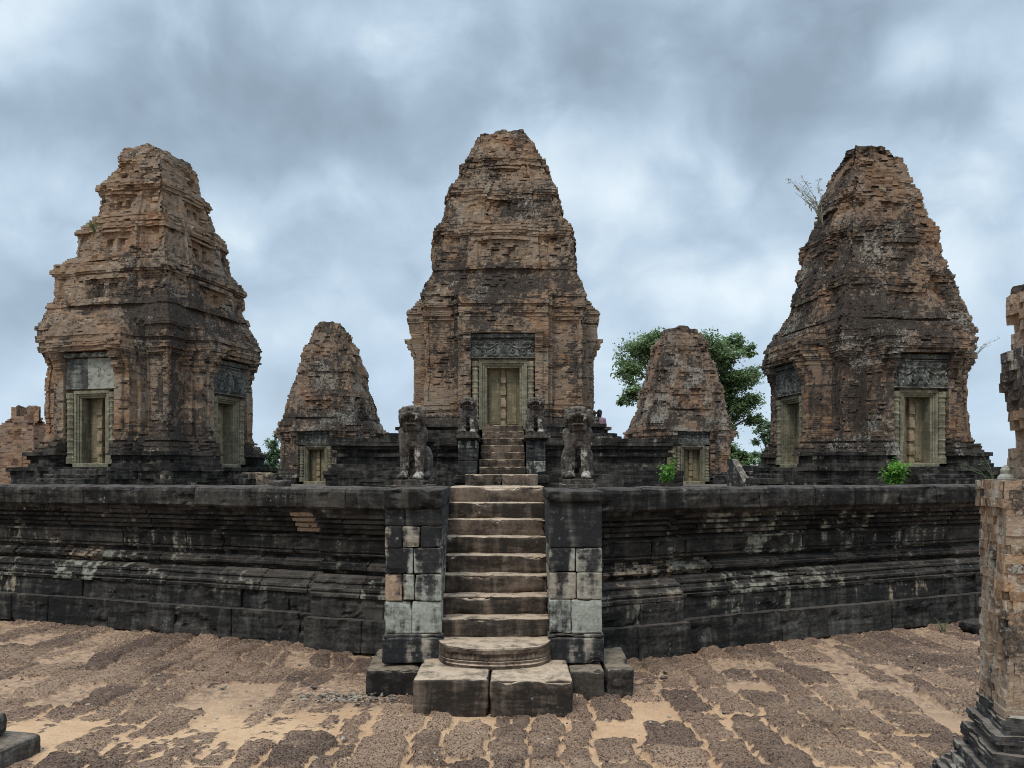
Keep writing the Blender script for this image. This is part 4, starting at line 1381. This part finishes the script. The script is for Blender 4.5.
def small_masonry():
    # carved stone in the lower left corner
    s = thing('moulded_stone', (-5.10, 6.60, -0.06), 'dark rounded moulded stone block in the lower left corner', 'stone block', R(-14))
    mb = MB()
    rblock(mb, (0, 0, 0.10), (1.9, 1.1, 0.24), r=0.05, res=0.05, amp=0.012, blk=(0.5, 0.10, 0.1), seed=3, wear=0.1)
    mb.build('foot', MAT['stone_lion'], s)
    mb = MB()
    rblock(mb, (-0.12, 0.0, 0.32), (1.66, 0.9, 0.22), r=0.07, res=0.05, amp=0.010, blk=(0.6, 0.04, 0.1), seed=4, wear=0.08)
    rblock(mb, (-0.3, 0.0, 0.47), (1.3, 0.7, 0.12), r=0.04, res=0.05, amp=0.008, blk=(0.5, 0.08, 0.1), seed=5, wear=0.08)
    mb.build('moulded_top', MAT['stone_lion'], s)
    # fallen block by the right wall
    mb = MB()
    rblock(mb, (0, 0, 0.09), (0.40, 0.30, 0.17), r=0.04, res=0.05, amp=0.02, blk=(0.3, 0.05, 0.3), seed=13, wear=0.15, tilt=(0.06, 0.05))
    o = mb.build('fallen_block', MAT['stone_black'], smooth=True)
    o.location = (7.02, 12.1, -0.01)
    o.rotation_euler = (0, 0, R(20))
    tag(o, 'small dark fallen stone block lying against the right terrace wall', 'stone block')
    # light stump of masonry right of the left tower
    mb = MB()
    rblock(mb, (0, 0, 0.16), (0.9, 0.7, 0.5), r=0.06, res=0.08, amp=0.04, blk=(0.8, 0.45, 0.5), seed=23, wear=0.2)
    rblock(mb, (0.35, 0.1, 0.0), (0.9, 0.9, 0.36), r=0.06, res=0.08, amp=0.04, blk=(0.6, 0.3, 0.4), seed=24, wear=0.2)
    o = mb.build('masonry_stump', MAT['stone_floor'])
    o.location = (-7.35, 23.2, 2.0)
    tag(o, 'low pale crumbling masonry stump at the right foot of the left tower', 'stone block')
    # stair flanks at the left foot of the right tower
    st = thing('stone_staircase', (8.0, 25.2, TZ), 'little worn stone steps with sloping flank beside the right tower', 'staircase', R(4))
    for i in range(4):
        mb = MB()
        rblock(mb, (0, i * 0.3, 0.12 + i * 0.18), (1.1, 0.7, 0.2), r=0.025, res=0.08, amp=0.02, blk=(random.random(), 0.2, 0.3), seed=i, wear=0.2)
        mb.build('step', MAT['stone_pier'], st)
    for sx in (-1, 1):
        mb = MB()
        V = []
        for x in (sx * 0.58, sx * 0.80):
            V += [(x, -0.25, -0.1), (x, 1.3, -0.1), (x, 1.3, 0.98), (x, 0.9, 0.98), (x, -0.25, 0.22)]
        Fq = [(0, 5, 9, 4), (4, 9, 8, 3), (3, 8, 7, 2), (2, 7, 6, 1)]
        mb.add(V, Fq, (0.6, 0.3, 0.2))
        mb.add(V, [(0, 4, 3, 2, 1), (5, 6, 7, 8, 9)], (0.6, 0.25, 0.2))
        mb.build('flank', MAT['stone_pier'], st)


small_masonry()


# ------------------------------------------------------------------ guardian lions (one modelled, then copied)
def ell(bm, c, r, rot=None):
    M = Matrix.Translation(c)
    if rot:
        M = M @ Matrix.Rotation(rot[0], 4, 'X') @ Matrix.Rotation(rot[1], 4, 'Y') @ Matrix.Rotation(rot[2], 4, 'Z')
    M = M @ Matrix.Diagonal((*r, 1))
    bmesh.ops.create_icosphere(bm, subdivisions=3, radius=1, matrix=M)


def cap(bm, a, b, ra, rb, n=7):
    a, b = Vector(a), Vector(b)
    for i in range(n + 1):
        f = i / n
        r = ra + (rb - ra) * f
        ell(bm, a.lerp(b, f), (r, r, r))


def fuse(bm, name, voxel, smooth=4, parent=None, mat=None, rough=0.0, seed=0, blk=(0.5, 0.1, 0.1)):
    me = bpy.data.meshes.new(name)
    bm.to_mesh(me)
    bm.free()
    o = bpy.data.objects.new(name, me)
    col.objects.link(o)
    md = o.modifiers.new('r', 'REMESH')
    md.mode = 'VOXEL'
    md.voxel_size = voxel
    if smooth:
        ms = o.modifiers.new('s', 'SMOOTH')
        ms.iterations = smooth
        ms.factor = 0.5
    dg = bpy.context.evaluated_depsgraph_get()
    m2 = bpy.data.meshes.new_from_object(o.evaluated_get(dg))
    o.modifiers.clear()
    o.data = m2
    bpy.data.meshes.remove(me)
    m2.name = name
    n = len(m2.vertices)
    co = np.empty(n * 3, np.float32)
    m2.vertices.foreach_get('co', co)
    co = co.reshape(-1, 3).astype(float)
    no = np.empty(n * 3, np.float32)
    m2.vertices.foreach_get('normal', no)
    no = no.reshape(-1, 3)
    if rough:
        d = (fbm(co * 13 + seed, 3, seed) - 0.5) * rough * 2 - rough * 1.6 * sstep(fbm(co * 6 + 9 + seed, 3, seed + 1), 0.55, 0.7)
        co = co + no * d[:, None]
        m2.vertices.foreach_set('co', co.astype(np.float32).ravel())
    a = m2.attributes.new('blk', 'FLOAT_COLOR', 'FACE')
    c = np.empty(len(m2.polygons) * 3, np.float32)
    m2.polygons.foreach_get('center', c)
    c = c.reshape(-1, 3).astype(float)
    pl = blk[1] + 0.45 * sstep(fbm(c * 3.1 + seed * 2, 3, seed + 5), 0.5, 0.7)
    C = np.stack([np.full(len(c), blk[0]), pl, np.full(len(c), blk[2]), np.ones(len(c))], 1)
    a.data.foreach_set('color', C.astype(np.float32).ravel())
    m2.update()
    m2.polygons.foreach_set('use_smooth', np.ones(len(m2.polygons), bool))
    m2.materials.clear()
    m2.materials.append(mat)
    o.parent = parent
    return o


def make_lion():
    root = thing('guardian_lion', (0, 0, 0), '', 'lion statue', 0, 'stone lions guarding the stairs')
    bm = bmesh.new()
    for s in (-1, 1):
        ell(bm, (s * 0.17, 0.20, 0.26), (0.105, 0.20, 0.24), (R(-15), 0, 0))       # haunch
        cap(bm, (s * 0.19, 0.22, 0.12), (s * 0.20, 0.05, 0.06), 0.085, 0.07)        # hock and hind foot
        ell(bm, (s * 0.20, 0.0, 0.05), (0.075, 0.11, 0.055))
        cap(bm, (s * 0.125, -0.16, 0.62), (s * 0.125, -0.20, 0.36), 0.105, 0.085)   # fore leg
        cap(bm, (s * 0.125, -0.20, 0.36), (s * 0.13, -0.20, 0.08), 0.082, 0.078)
        ell(bm, (s * 0.13, -0.26, 0.055), (0.085, 0.12, 0.06))                     # paw and four toes
        for i in range(4):
            ell(bm, (s * 0.13 + (i - 1.5) * 0.043, -0.365, 0.038), (0.021, 0.045, 0.036))
        ell(bm, (s * 0.15, -0.10, 0.64), (0.10, 0.14, 0.15))                       # shoulder
        ell(bm, (s * 0.185, -0.13, 0.985), (0.035, 0.03, 0.055))                   # ear
        ell(bm, (s * 0.075, -0.335, 0.985), (0.042, 0.036, 0.036))                  # bulging eye
        cap(bm, (s * 0.03, -0.345, 1.022), (s * 0.13, -0.315, 1.03), 0.024, 0.02)   # brow
        ell(bm, (s * 0.125, -0.33, 0.90), (0.05, 0.07, 0.055))                     # cheek
        ell(bm, (s * 0.19, -0.17, 0.90), (0.04, 0.09, 0.13))                       # side mane
        for i in range(4):
            ell(bm, (s * (0.20 - 0.012 * i), -0.20 + 0.02 * i, 0.985 - 0.07 * i), (0.034, 0.04, 0.034))
        for i in range(2):
            cap(bm, (s * 0.045 * (1 + i), -0.395, 0.868), (s * 0.045 * (1 + i), -0.395, 0.845), 0.013, 0.008, 3)   # teeth
    cap(bm, (0, 0.20, 0.34), (0, -0.06, 0.66), 0.19, 0.20)                         # trunk
    ell(bm, (0, -0.16, 0.62), (0.175, 0.13, 0.20))                                 # chest
    ell(bm, (0, -0.21, 0.78), (0.16, 0.11, 0.10))                                  # breast curls
    for i in range(5):
        ell(bm, ((i - 2) * 0.06, -0.285 + abs(i - 2) * 0.012, 0.735), (0.033, 0.035, 0.045))
    cap(bm, (0, -0.05, 0.70), (0, -0.15, 0.90), 0.17, 0.16)                        # neck
    ell(bm, (0, -0.18, 0.94), (0.175, 0.165, 0.13))                                # skull
    ell(bm, (0, -0.14, 1.02), (0.165, 0.14, 0.055))                                # flat crown
    ell(bm, (0, -0.35, 0.925), (0.115, 0.09, 0.040))                              # upper jaw
    ell(bm, (0, -0.425, 0.955), (0.05, 0.03, 0.028))                               # nose
    ell(bm, (0, -0.325, 0.795), (0.10, 0.085, 0.030))                              # lower jaw
    cap(bm, (0, 0.36, 0.12), (0, 0.43, 0.42), 0.05, 0.035)                         # tail raised along the back
    cap(bm, (0, 0.43, 0.42), (0, 0.36, 0.62), 0.035, 0.04)
    o = fuse(bm, 'body', 0.011, 1, root, MAT['stone_lion'], 0.007, 3)
    mb = MB()
    rblock(mb, (0, 0.03, -0.04), (0.50, 0.98, 0.08), r=0.015, res=0.05, amp=0.008, blk=(0.5, 0.08, 0.4), seed=8, wear=0.1)
    rblock(mb, (0, 0.03, -0.12), (0.60, 1.08, 0.10), r=0.02, res=0.05, amp=0.010, blk=(0.6, 0.12, 0.7), seed=9, wear=0.1)
    mb.build('plinth', MAT['stone_lion'], root)
    return root


lion = make_lion()
_me = [c for c in lion.children if c.name.startswith('body')][0].data
for _i, _p in enumerate(_me.polygons):
    if _p.center.y < -0.29 and 0.76 < _p.center.z < 0.95:
        _c = _me.attributes['blk'].data[_i]
        _c.color = (_c.color[0], min(0.8, _c.color[1] + 0.30), _c.color[2], 1)
SPOTS = [(-1.34, 11.0, 2.31, 0.94, -5, 'large stone lion on the left pier of the main stair, head turned slightly left'),
         (0.90, 11.0, 2.32, 0.92, -3, 'large stone lion with white-crusted face on the right pier of the main stair'),
         (-1.27, 23.1, BZ + 1.42, 0.95, 2, 'small grey stone lion left of the central tower door'),
         (0.69, 23.1, BZ + 1.42, 0.95, -3, 'small grey stone lion right of the central tower door')]
for i, (x, y, z, sc, rz, lab) in enumerate(SPOTS):
    o = lion if i == 0 else copy_tree(lion)
    o.location = (x, y, z)
    o.scale = (sc * (0.87, 0.90, 1.14, 1.2)[i], sc * 0.85, sc)
    o.rotation_euler = (0, 0, R(rz))
    o['label'] = lab


# ------------------------------------------------------------------ trees and plants
def leaves(mb, C, size, rng, flat=0.4, aspect=0.5):
    """C: (n,3) leaf positions; each a small folded blade of its own size, turn and tone"""
    n = len(C)
    d = rng.normal(size=(n, 3))
    d[:, 2] = d[:, 2] * 0.5 - 0.25
    d /= np.linalg.norm(d, axis=1, keepdims=True)
    up = rng.normal(size=(n, 3)) * flat + np.array([0, 0, 1.0])
    w = np.cross(d, up)
    w /= np.linalg.norm(w, axis=1, keepdims=True) + 1e-9
    nn = np.cross(w, d)
    s = (size * rng.uniform(0.6, 1.3, n))[:, None]
    b0 = C
    b1 = C + d * s * 0.45 + w * s * aspect * 0.5 + nn * s * 0.08
    b2 = C + d * s
    b3 = C + d * s * 0.45 - w * s * aspect * 0.5 + nn * s * 0.08
    V = np.stack([b0, b1, b2, b3], 1).reshape(-1, 3)
    i = np.arange(n) * 4
    Q = np.stack([i, i + 1, i + 2, i + 3], 1)
    tone = np.clip(rng.uniform(0, 1, n) * 0.55 + 0.45 * vnoise(C * 0.9, 3), 0, 1)
    mb.add(V, Q, np.stack([tone, 0 * tone, 0 * tone], 1))


def tree(name, base, lobes, label, mat, nleaf, lsize, seed, trunk_r=0.3, group=None):
    """lobes: (x, y, z, r) foliage masses relative to base; a limb runs to every one"""
    rng = np.random.default_rng(seed)
    root = thing(name, base, label, 'tree', 0, group)
    mb = MB()
    H = max(l[2] for l in lobes)
    pts = [(0, 0, -0.5), (0.08, 0.05, H * 0.2), (0.0, -0.05, H * 0.42), (0.1, 0, H * 0.68)]
    tube(mb, pts, [trunk_r * 1.3, trunk_r, trunk_r * 0.75, trunk_r * 0.35], 9)
    cent = []
    tot = sum(l[3] ** 2 for l in lobes)
    cr = MB()
    for (x, y, z, r) in lobes:
        z0 = max(H * 0.15, min(z * 0.72, H * 0.6))
        f = z0 / (H * 0.68)
        tube(mb, [(0.05, 0, z0), (x * 0.45, y * 0.45, z0 + (z - z0) * 0.35), (x * 0.8, y * 0.8, z - r * 0.15), (x, y, z + r * 0.4)], [trunk_r * 0.45, trunk_r * 0.3, trunk_r * 0.16, trunk_r * 0.05], 6)
        m = max(5, int(26 * r ** 1.3))
        for _ in range(m):
            v = rng.normal(size=3)
            v /= np.linalg.norm(v)
            v *= r * rng.uniform(0.35, 1.08)
            v[2] *= 0.8
            c = np.array([x, y, z]) + v
            tube(mb, [(x, y, z), tuple((np.array([x, y, z]) + c) / 2 + rng.normal(size=3) * 0.1), tuple(c)], [trunk_r * 0.09, trunk_r * 0.06, trunk_r * 0.02], 4)
            k = max(8, int(nleaf * (r * r / tot) / m))
            sp = r * rng.uniform(0.14, 0.30)
            P = c + rng.normal(size=(k, 3)) * np.array([sp, sp, sp * 0.62])
            leaves(cr, P, lsize, rng)
    mb.build('trunk', MAT['bark'], root, True)
    cr.build('crown', MAT[mat], root)
    return root


def P_at(px, py, d):
    return ((px - 512) / F * d, d, EYE - (py - 473) / F * d)


def lobes_px(base, lst, d):
    out = []
    for (px, py, rp, dy) in lst:
        x, y, z = P_at(px, py, d + dy)
        out.append((x - base[0], dy, z - base[2], rp / F * d))
    return out


D1 = 52.0
b1 = (P_at(690, 480, D1)[0], D1, 0.0)
tree('broadleaf_tree', b1, lobes_px(b1, [(640, 352, 20, 1), (655, 345, 16, 0), (630, 372, 15, 0), (634, 396, 12, -1), (622, 398, 6, 0), (668, 350, 20, 1), (706, 352, 20, -1), (722, 358, 18, 0), (738, 378, 17, 0), (748, 352, 8, 0), (726, 395, 22, 1),
                                          (745, 405, 15, 0), (755, 420, 9, 0), (722, 425, 18, 1), (735, 345, 12, 1), (700, 390, 24, 1), (752, 375, 10, 1)], D1),
     'tall leafy green tree behind the small right tower, its crown showing on both sides', 'leaf_tree', 38000, 0.24, 5, 0.42)
b2 = (P_at(735, 480, 47)[0], 47.0, 0.0)
tree('broadleaf_tree', b2, lobes_px(b2, [(732, 452, 11, 0), (742, 462, 12, 0), (728, 468, 10, -1), (748, 474, 9, 0), (736, 478, 12, 1)], 47),
     'low rounded green tree between the small right tower and the right tower', 'leaf_tree', 7000, 0.24, 6, 0.2)
b3 = (P_at(768, 480, 58)[0], 58.0, 0.0)
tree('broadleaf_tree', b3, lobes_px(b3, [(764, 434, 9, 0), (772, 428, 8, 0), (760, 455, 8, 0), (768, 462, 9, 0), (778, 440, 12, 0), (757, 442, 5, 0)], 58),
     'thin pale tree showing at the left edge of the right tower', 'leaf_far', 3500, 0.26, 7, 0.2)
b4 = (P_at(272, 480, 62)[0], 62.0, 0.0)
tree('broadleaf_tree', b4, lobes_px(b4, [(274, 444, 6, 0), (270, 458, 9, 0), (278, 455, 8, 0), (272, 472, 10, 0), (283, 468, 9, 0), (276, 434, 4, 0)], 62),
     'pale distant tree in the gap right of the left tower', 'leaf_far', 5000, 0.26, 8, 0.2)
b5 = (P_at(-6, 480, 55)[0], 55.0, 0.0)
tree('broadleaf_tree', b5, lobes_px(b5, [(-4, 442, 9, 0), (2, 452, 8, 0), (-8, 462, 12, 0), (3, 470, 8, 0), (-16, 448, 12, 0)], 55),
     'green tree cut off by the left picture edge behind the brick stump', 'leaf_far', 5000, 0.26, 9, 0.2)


def shrub(loc, h, w, label, seed, n=420, ls=0.10, mat='leaf_shrub'):
    rng = np.random.default_rng(seed)
    r = thing('shrub', loc, label, 'plant')
    st, lf = MB(), MB()
    for i in range(11):
        a = rng.uniform(0, 6.28)
        q = rng.uniform(0.25, 1.0)
        tip = np.array([math.cos(a) * w * q * 0.5, math.sin(a) * w * q * 0.5, h * rng.uniform(0.55, 1.0) * (1.1 - 0.35 * q)])
        mid = tip * np.array([0.4, 0.4, 0.55])
        tube(st, [(0, 0, -0.05), tuple(mid), tuple(tip)], [0.016, 0.011, 0.004], 5)
        k = n // 11
        f = rng.uniform(0.35, 1.05, k)[:, None]
        leaves(lf, tip * f + rng.normal(size=(k, 3)) * w * 0.085, ls, rng, 0.5, 0.55)
    st.build('stems', MAT['bark'], r)
    lf.build('foliage', MAT[mat], r)


shrub((9.85, 20.6, 2.0), 0.80, 0.78, 'bright green shrub in front of the plinth of the right tower', 3, 520, 0.12)
shrub((3.95, 20.5, 2.05), 0.82, 0.48, 'small bright green bush at the right end of the central platform', 4, 320, 0.11)


def tuft(loc, label, seed, h, n, lean=(0, 0, 0), mat='leaf_dry', name='grass_tuft', plume=True, rad=0.012):
    """wiry stalks with feathery heads"""
    rng = np.random.default_rng(seed)
    r = thing(name, loc, label, 'plant')
    st, lf = MB(), MB()
    for i in range(n):
        d = np.array([rng.normal() * 0.38 + lean[0], rng.normal() * 0.3 + lean[1], 1.0 + lean[2]])
        d /= np.linalg.norm(d)
        L = h * rng.uniform(0.5, 1.0)
        tip = d * L
        bend = np.array([d[0] * 0.25 * L, 0, -0.08 * L])
        tube(st, [(0, 0, -0.05), tuple(tip * 0.5), tuple(tip + bend)], [rad, rad * 0.75, rad * 0.35], 4)
        k = 16 if plume else 7
        f = (rng.uniform(0.62, 1.0, k) if plume else rng.uniform(0.2, 1.0, k))[:, None]
        P = tip * f + bend * (f - 0.5) * 2 * (f > 0.5) + rng.normal(size=(k, 3)) * h * 0.015
        leaves(lf, P, h * 0.085, rng, 0.5, 0.28)
    n0 = st.n
    for v_, f_, c_ in zip(lf.v, lf.f, lf.c):
        st.add(v_, f_, c_)
    st.build('stalks', MAT[mat], r)


tuft((8.98, 23.1, 9.62), 'dry feathery grass leaning out near the top of the right tower', 5, 1.65, 12, (-0.55, -0.1, 0.15))
tuft((13.9, 23.9, 6.0), 'wisp of dry weeds on the right shoulder of the right tower', 6, 0.7, 6, (0.5, 0, 0), rad=0.008)
tuft((-11.45, 21.95, 9.0), 'green weeds growing on a ledge high on the left tower', 7, 0.45, 14, (0, -0.4, 0), 'leaf_tree', 'ledge_weeds', False)
tuft((6.55, 12.15, 0.0), 'sprig of weeds at the foot of the right terrace wall', 8, 0.28, 9, (0, -0.1, 0), 'leaf_tree', 'wall_weeds', False, 0.006)
tuft((3.55, 5.85, 2.30), 'thin green sprigs growing from the left side of the brick gate jamb', 9, 0.34, 6, (-0.9, 0, 0.0), 'leaf_far', 'wall_weeds', False, 0.004)


# ------------------------------------------------------------------ pebbles and a visitor
def pebbles():
    rng = np.random.default_rng(4)
    mb = MB()
    base = bmesh.new()
    bmesh.ops.create_icosphere(base, subdivisions=1, radius=1)
    bv = np.array([v.co[:] for v in base.verts])
    bf = np.array([[v.index for v in f.verts] for f in base.faces])
    base.free()
    n = 1500
    X = rng.uniform(-9, 8, n)
    Y = rng.uniform(6.2, 12.5, n)
    k = n // 6
    X[:k] = rng.normal(-1.75, 0.28, k)
    Y[:k] = rng.normal(8.5, 0.10, k)
    for x, y in zip(X, Y):
        if y > 10.9 + 0.36 * max(0, -x - 1.5) or y > 10.2 + 0.42 * max(0, x - 1):
            continue
        s = rng.uniform(0.006, 0.017) * (1.6 if rng.random() < 0.08 else 1)
        sc = np.array([s * rng.uniform(0.8, 1.5), s * rng.uniform(0.8, 1.5), s * 0.7])
        mb.add(bv * sc * rng.uniform(0.8, 1.2, (len(bv), 1)) + np.array([x, y, 0.012 + s * 0.4]), bf, (rng.uniform(), rng.uniform(0.1, 0.8), rng.uniform(0.2, 1)))
    o = mb.build('pebbles', MAT['stone_pier'])
    tag(o, 'scattered pebbles and pale stone chips on the paving', 'pebbles', kind='stuff')


pebbles()


def visitor():
    """a distant person sitting on the platform edge beside the tower, only head and shoulder showing"""
    p = thing('person', (3.05, 27.9, 3.42), 'distant dark-haired person in a dusky pink top sitting beside the central tower', 'person', R(165))
    bm = bmesh.new()
    cap(bm, (0, 0, 0.42), (0, -0.03, 0.80), 0.13, 0.145)
    cap(bm, (0, -0.03, 0.80), (0, -0.04, 0.93), 0.07, 0.055, 4)
    ell(bm, (0, -0.055, 1.06), (0.078, 0.095, 0.115))
    ell(bm, (0, -0.15, 1.045), (0.014, 0.018, 0.02))
    for s in (-1, 1):
        ell(bm, (s * 0.078, -0.05, 1.05), (0.012, 0.02, 0.03))
        cap(bm, (s * 0.17, -0.03, 0.84), (s * 0.20, -0.10, 0.60), 0.05, 0.04)
        cap(bm, (s * 0.20, -0.10, 0.60), (s * 0.13, -0.34, 0.55), 0.04, 0.03)
        ell(bm, (s * 0.12, -0.38, 0.55), (0.035, 0.06, 0.025))
        cap(bm, (s * 0.09, 0, 0.44), (s * 0.11, -0.42, 0.47), 0.09, 0.065)
        cap(bm, (s * 0.11, -0.42, 0.47), (s * 0.11, -0.42, 0.08), 0.06, 0.045)
        ell(bm, (s * 0.11, -0.48, 0.045), (0.045, 0.12, 0.04))
    fuse(bm, 'body', 0.02, 3, p, MAT['skin'])
    bm = bmesh.new()
    ell(bm, (0, -0.03, 1.10), (0.092, 0.105, 0.105))
    ell(bm, (0, 0.04, 1.0), (0.085, 0.06, 0.14))
    fuse(bm, 'hair', 0.02, 2, p, MAT['hair'])
    bm = bmesh.new()
    cap(bm, (0, 0, 0.42), (0, -0.03, 0.80), 0.145, 0.16)
    for s in (-1, 1):
        cap(bm, (s * 0.16, -0.03, 0.85), (s * 0.195, -0.09, 0.64), 0.065, 0.055)
    fuse(bm, 'shirt', 0.02, 3, p, MAT['pink_cloth'])
    bm = bmesh.new()
    for s in (-1, 1):
        cap(bm, (s * 0.09, 0, 0.44), (s * 0.11, -0.42, 0.47), 0.10, 0.078)
        cap(bm, (s * 0.11, -0.42, 0.47), (s * 0.11, -0.42, 0.16), 0.075, 0.06)
    fuse(bm, 'trousers', 0.02, 3, p, MAT['dark_cloth'])


visitor()
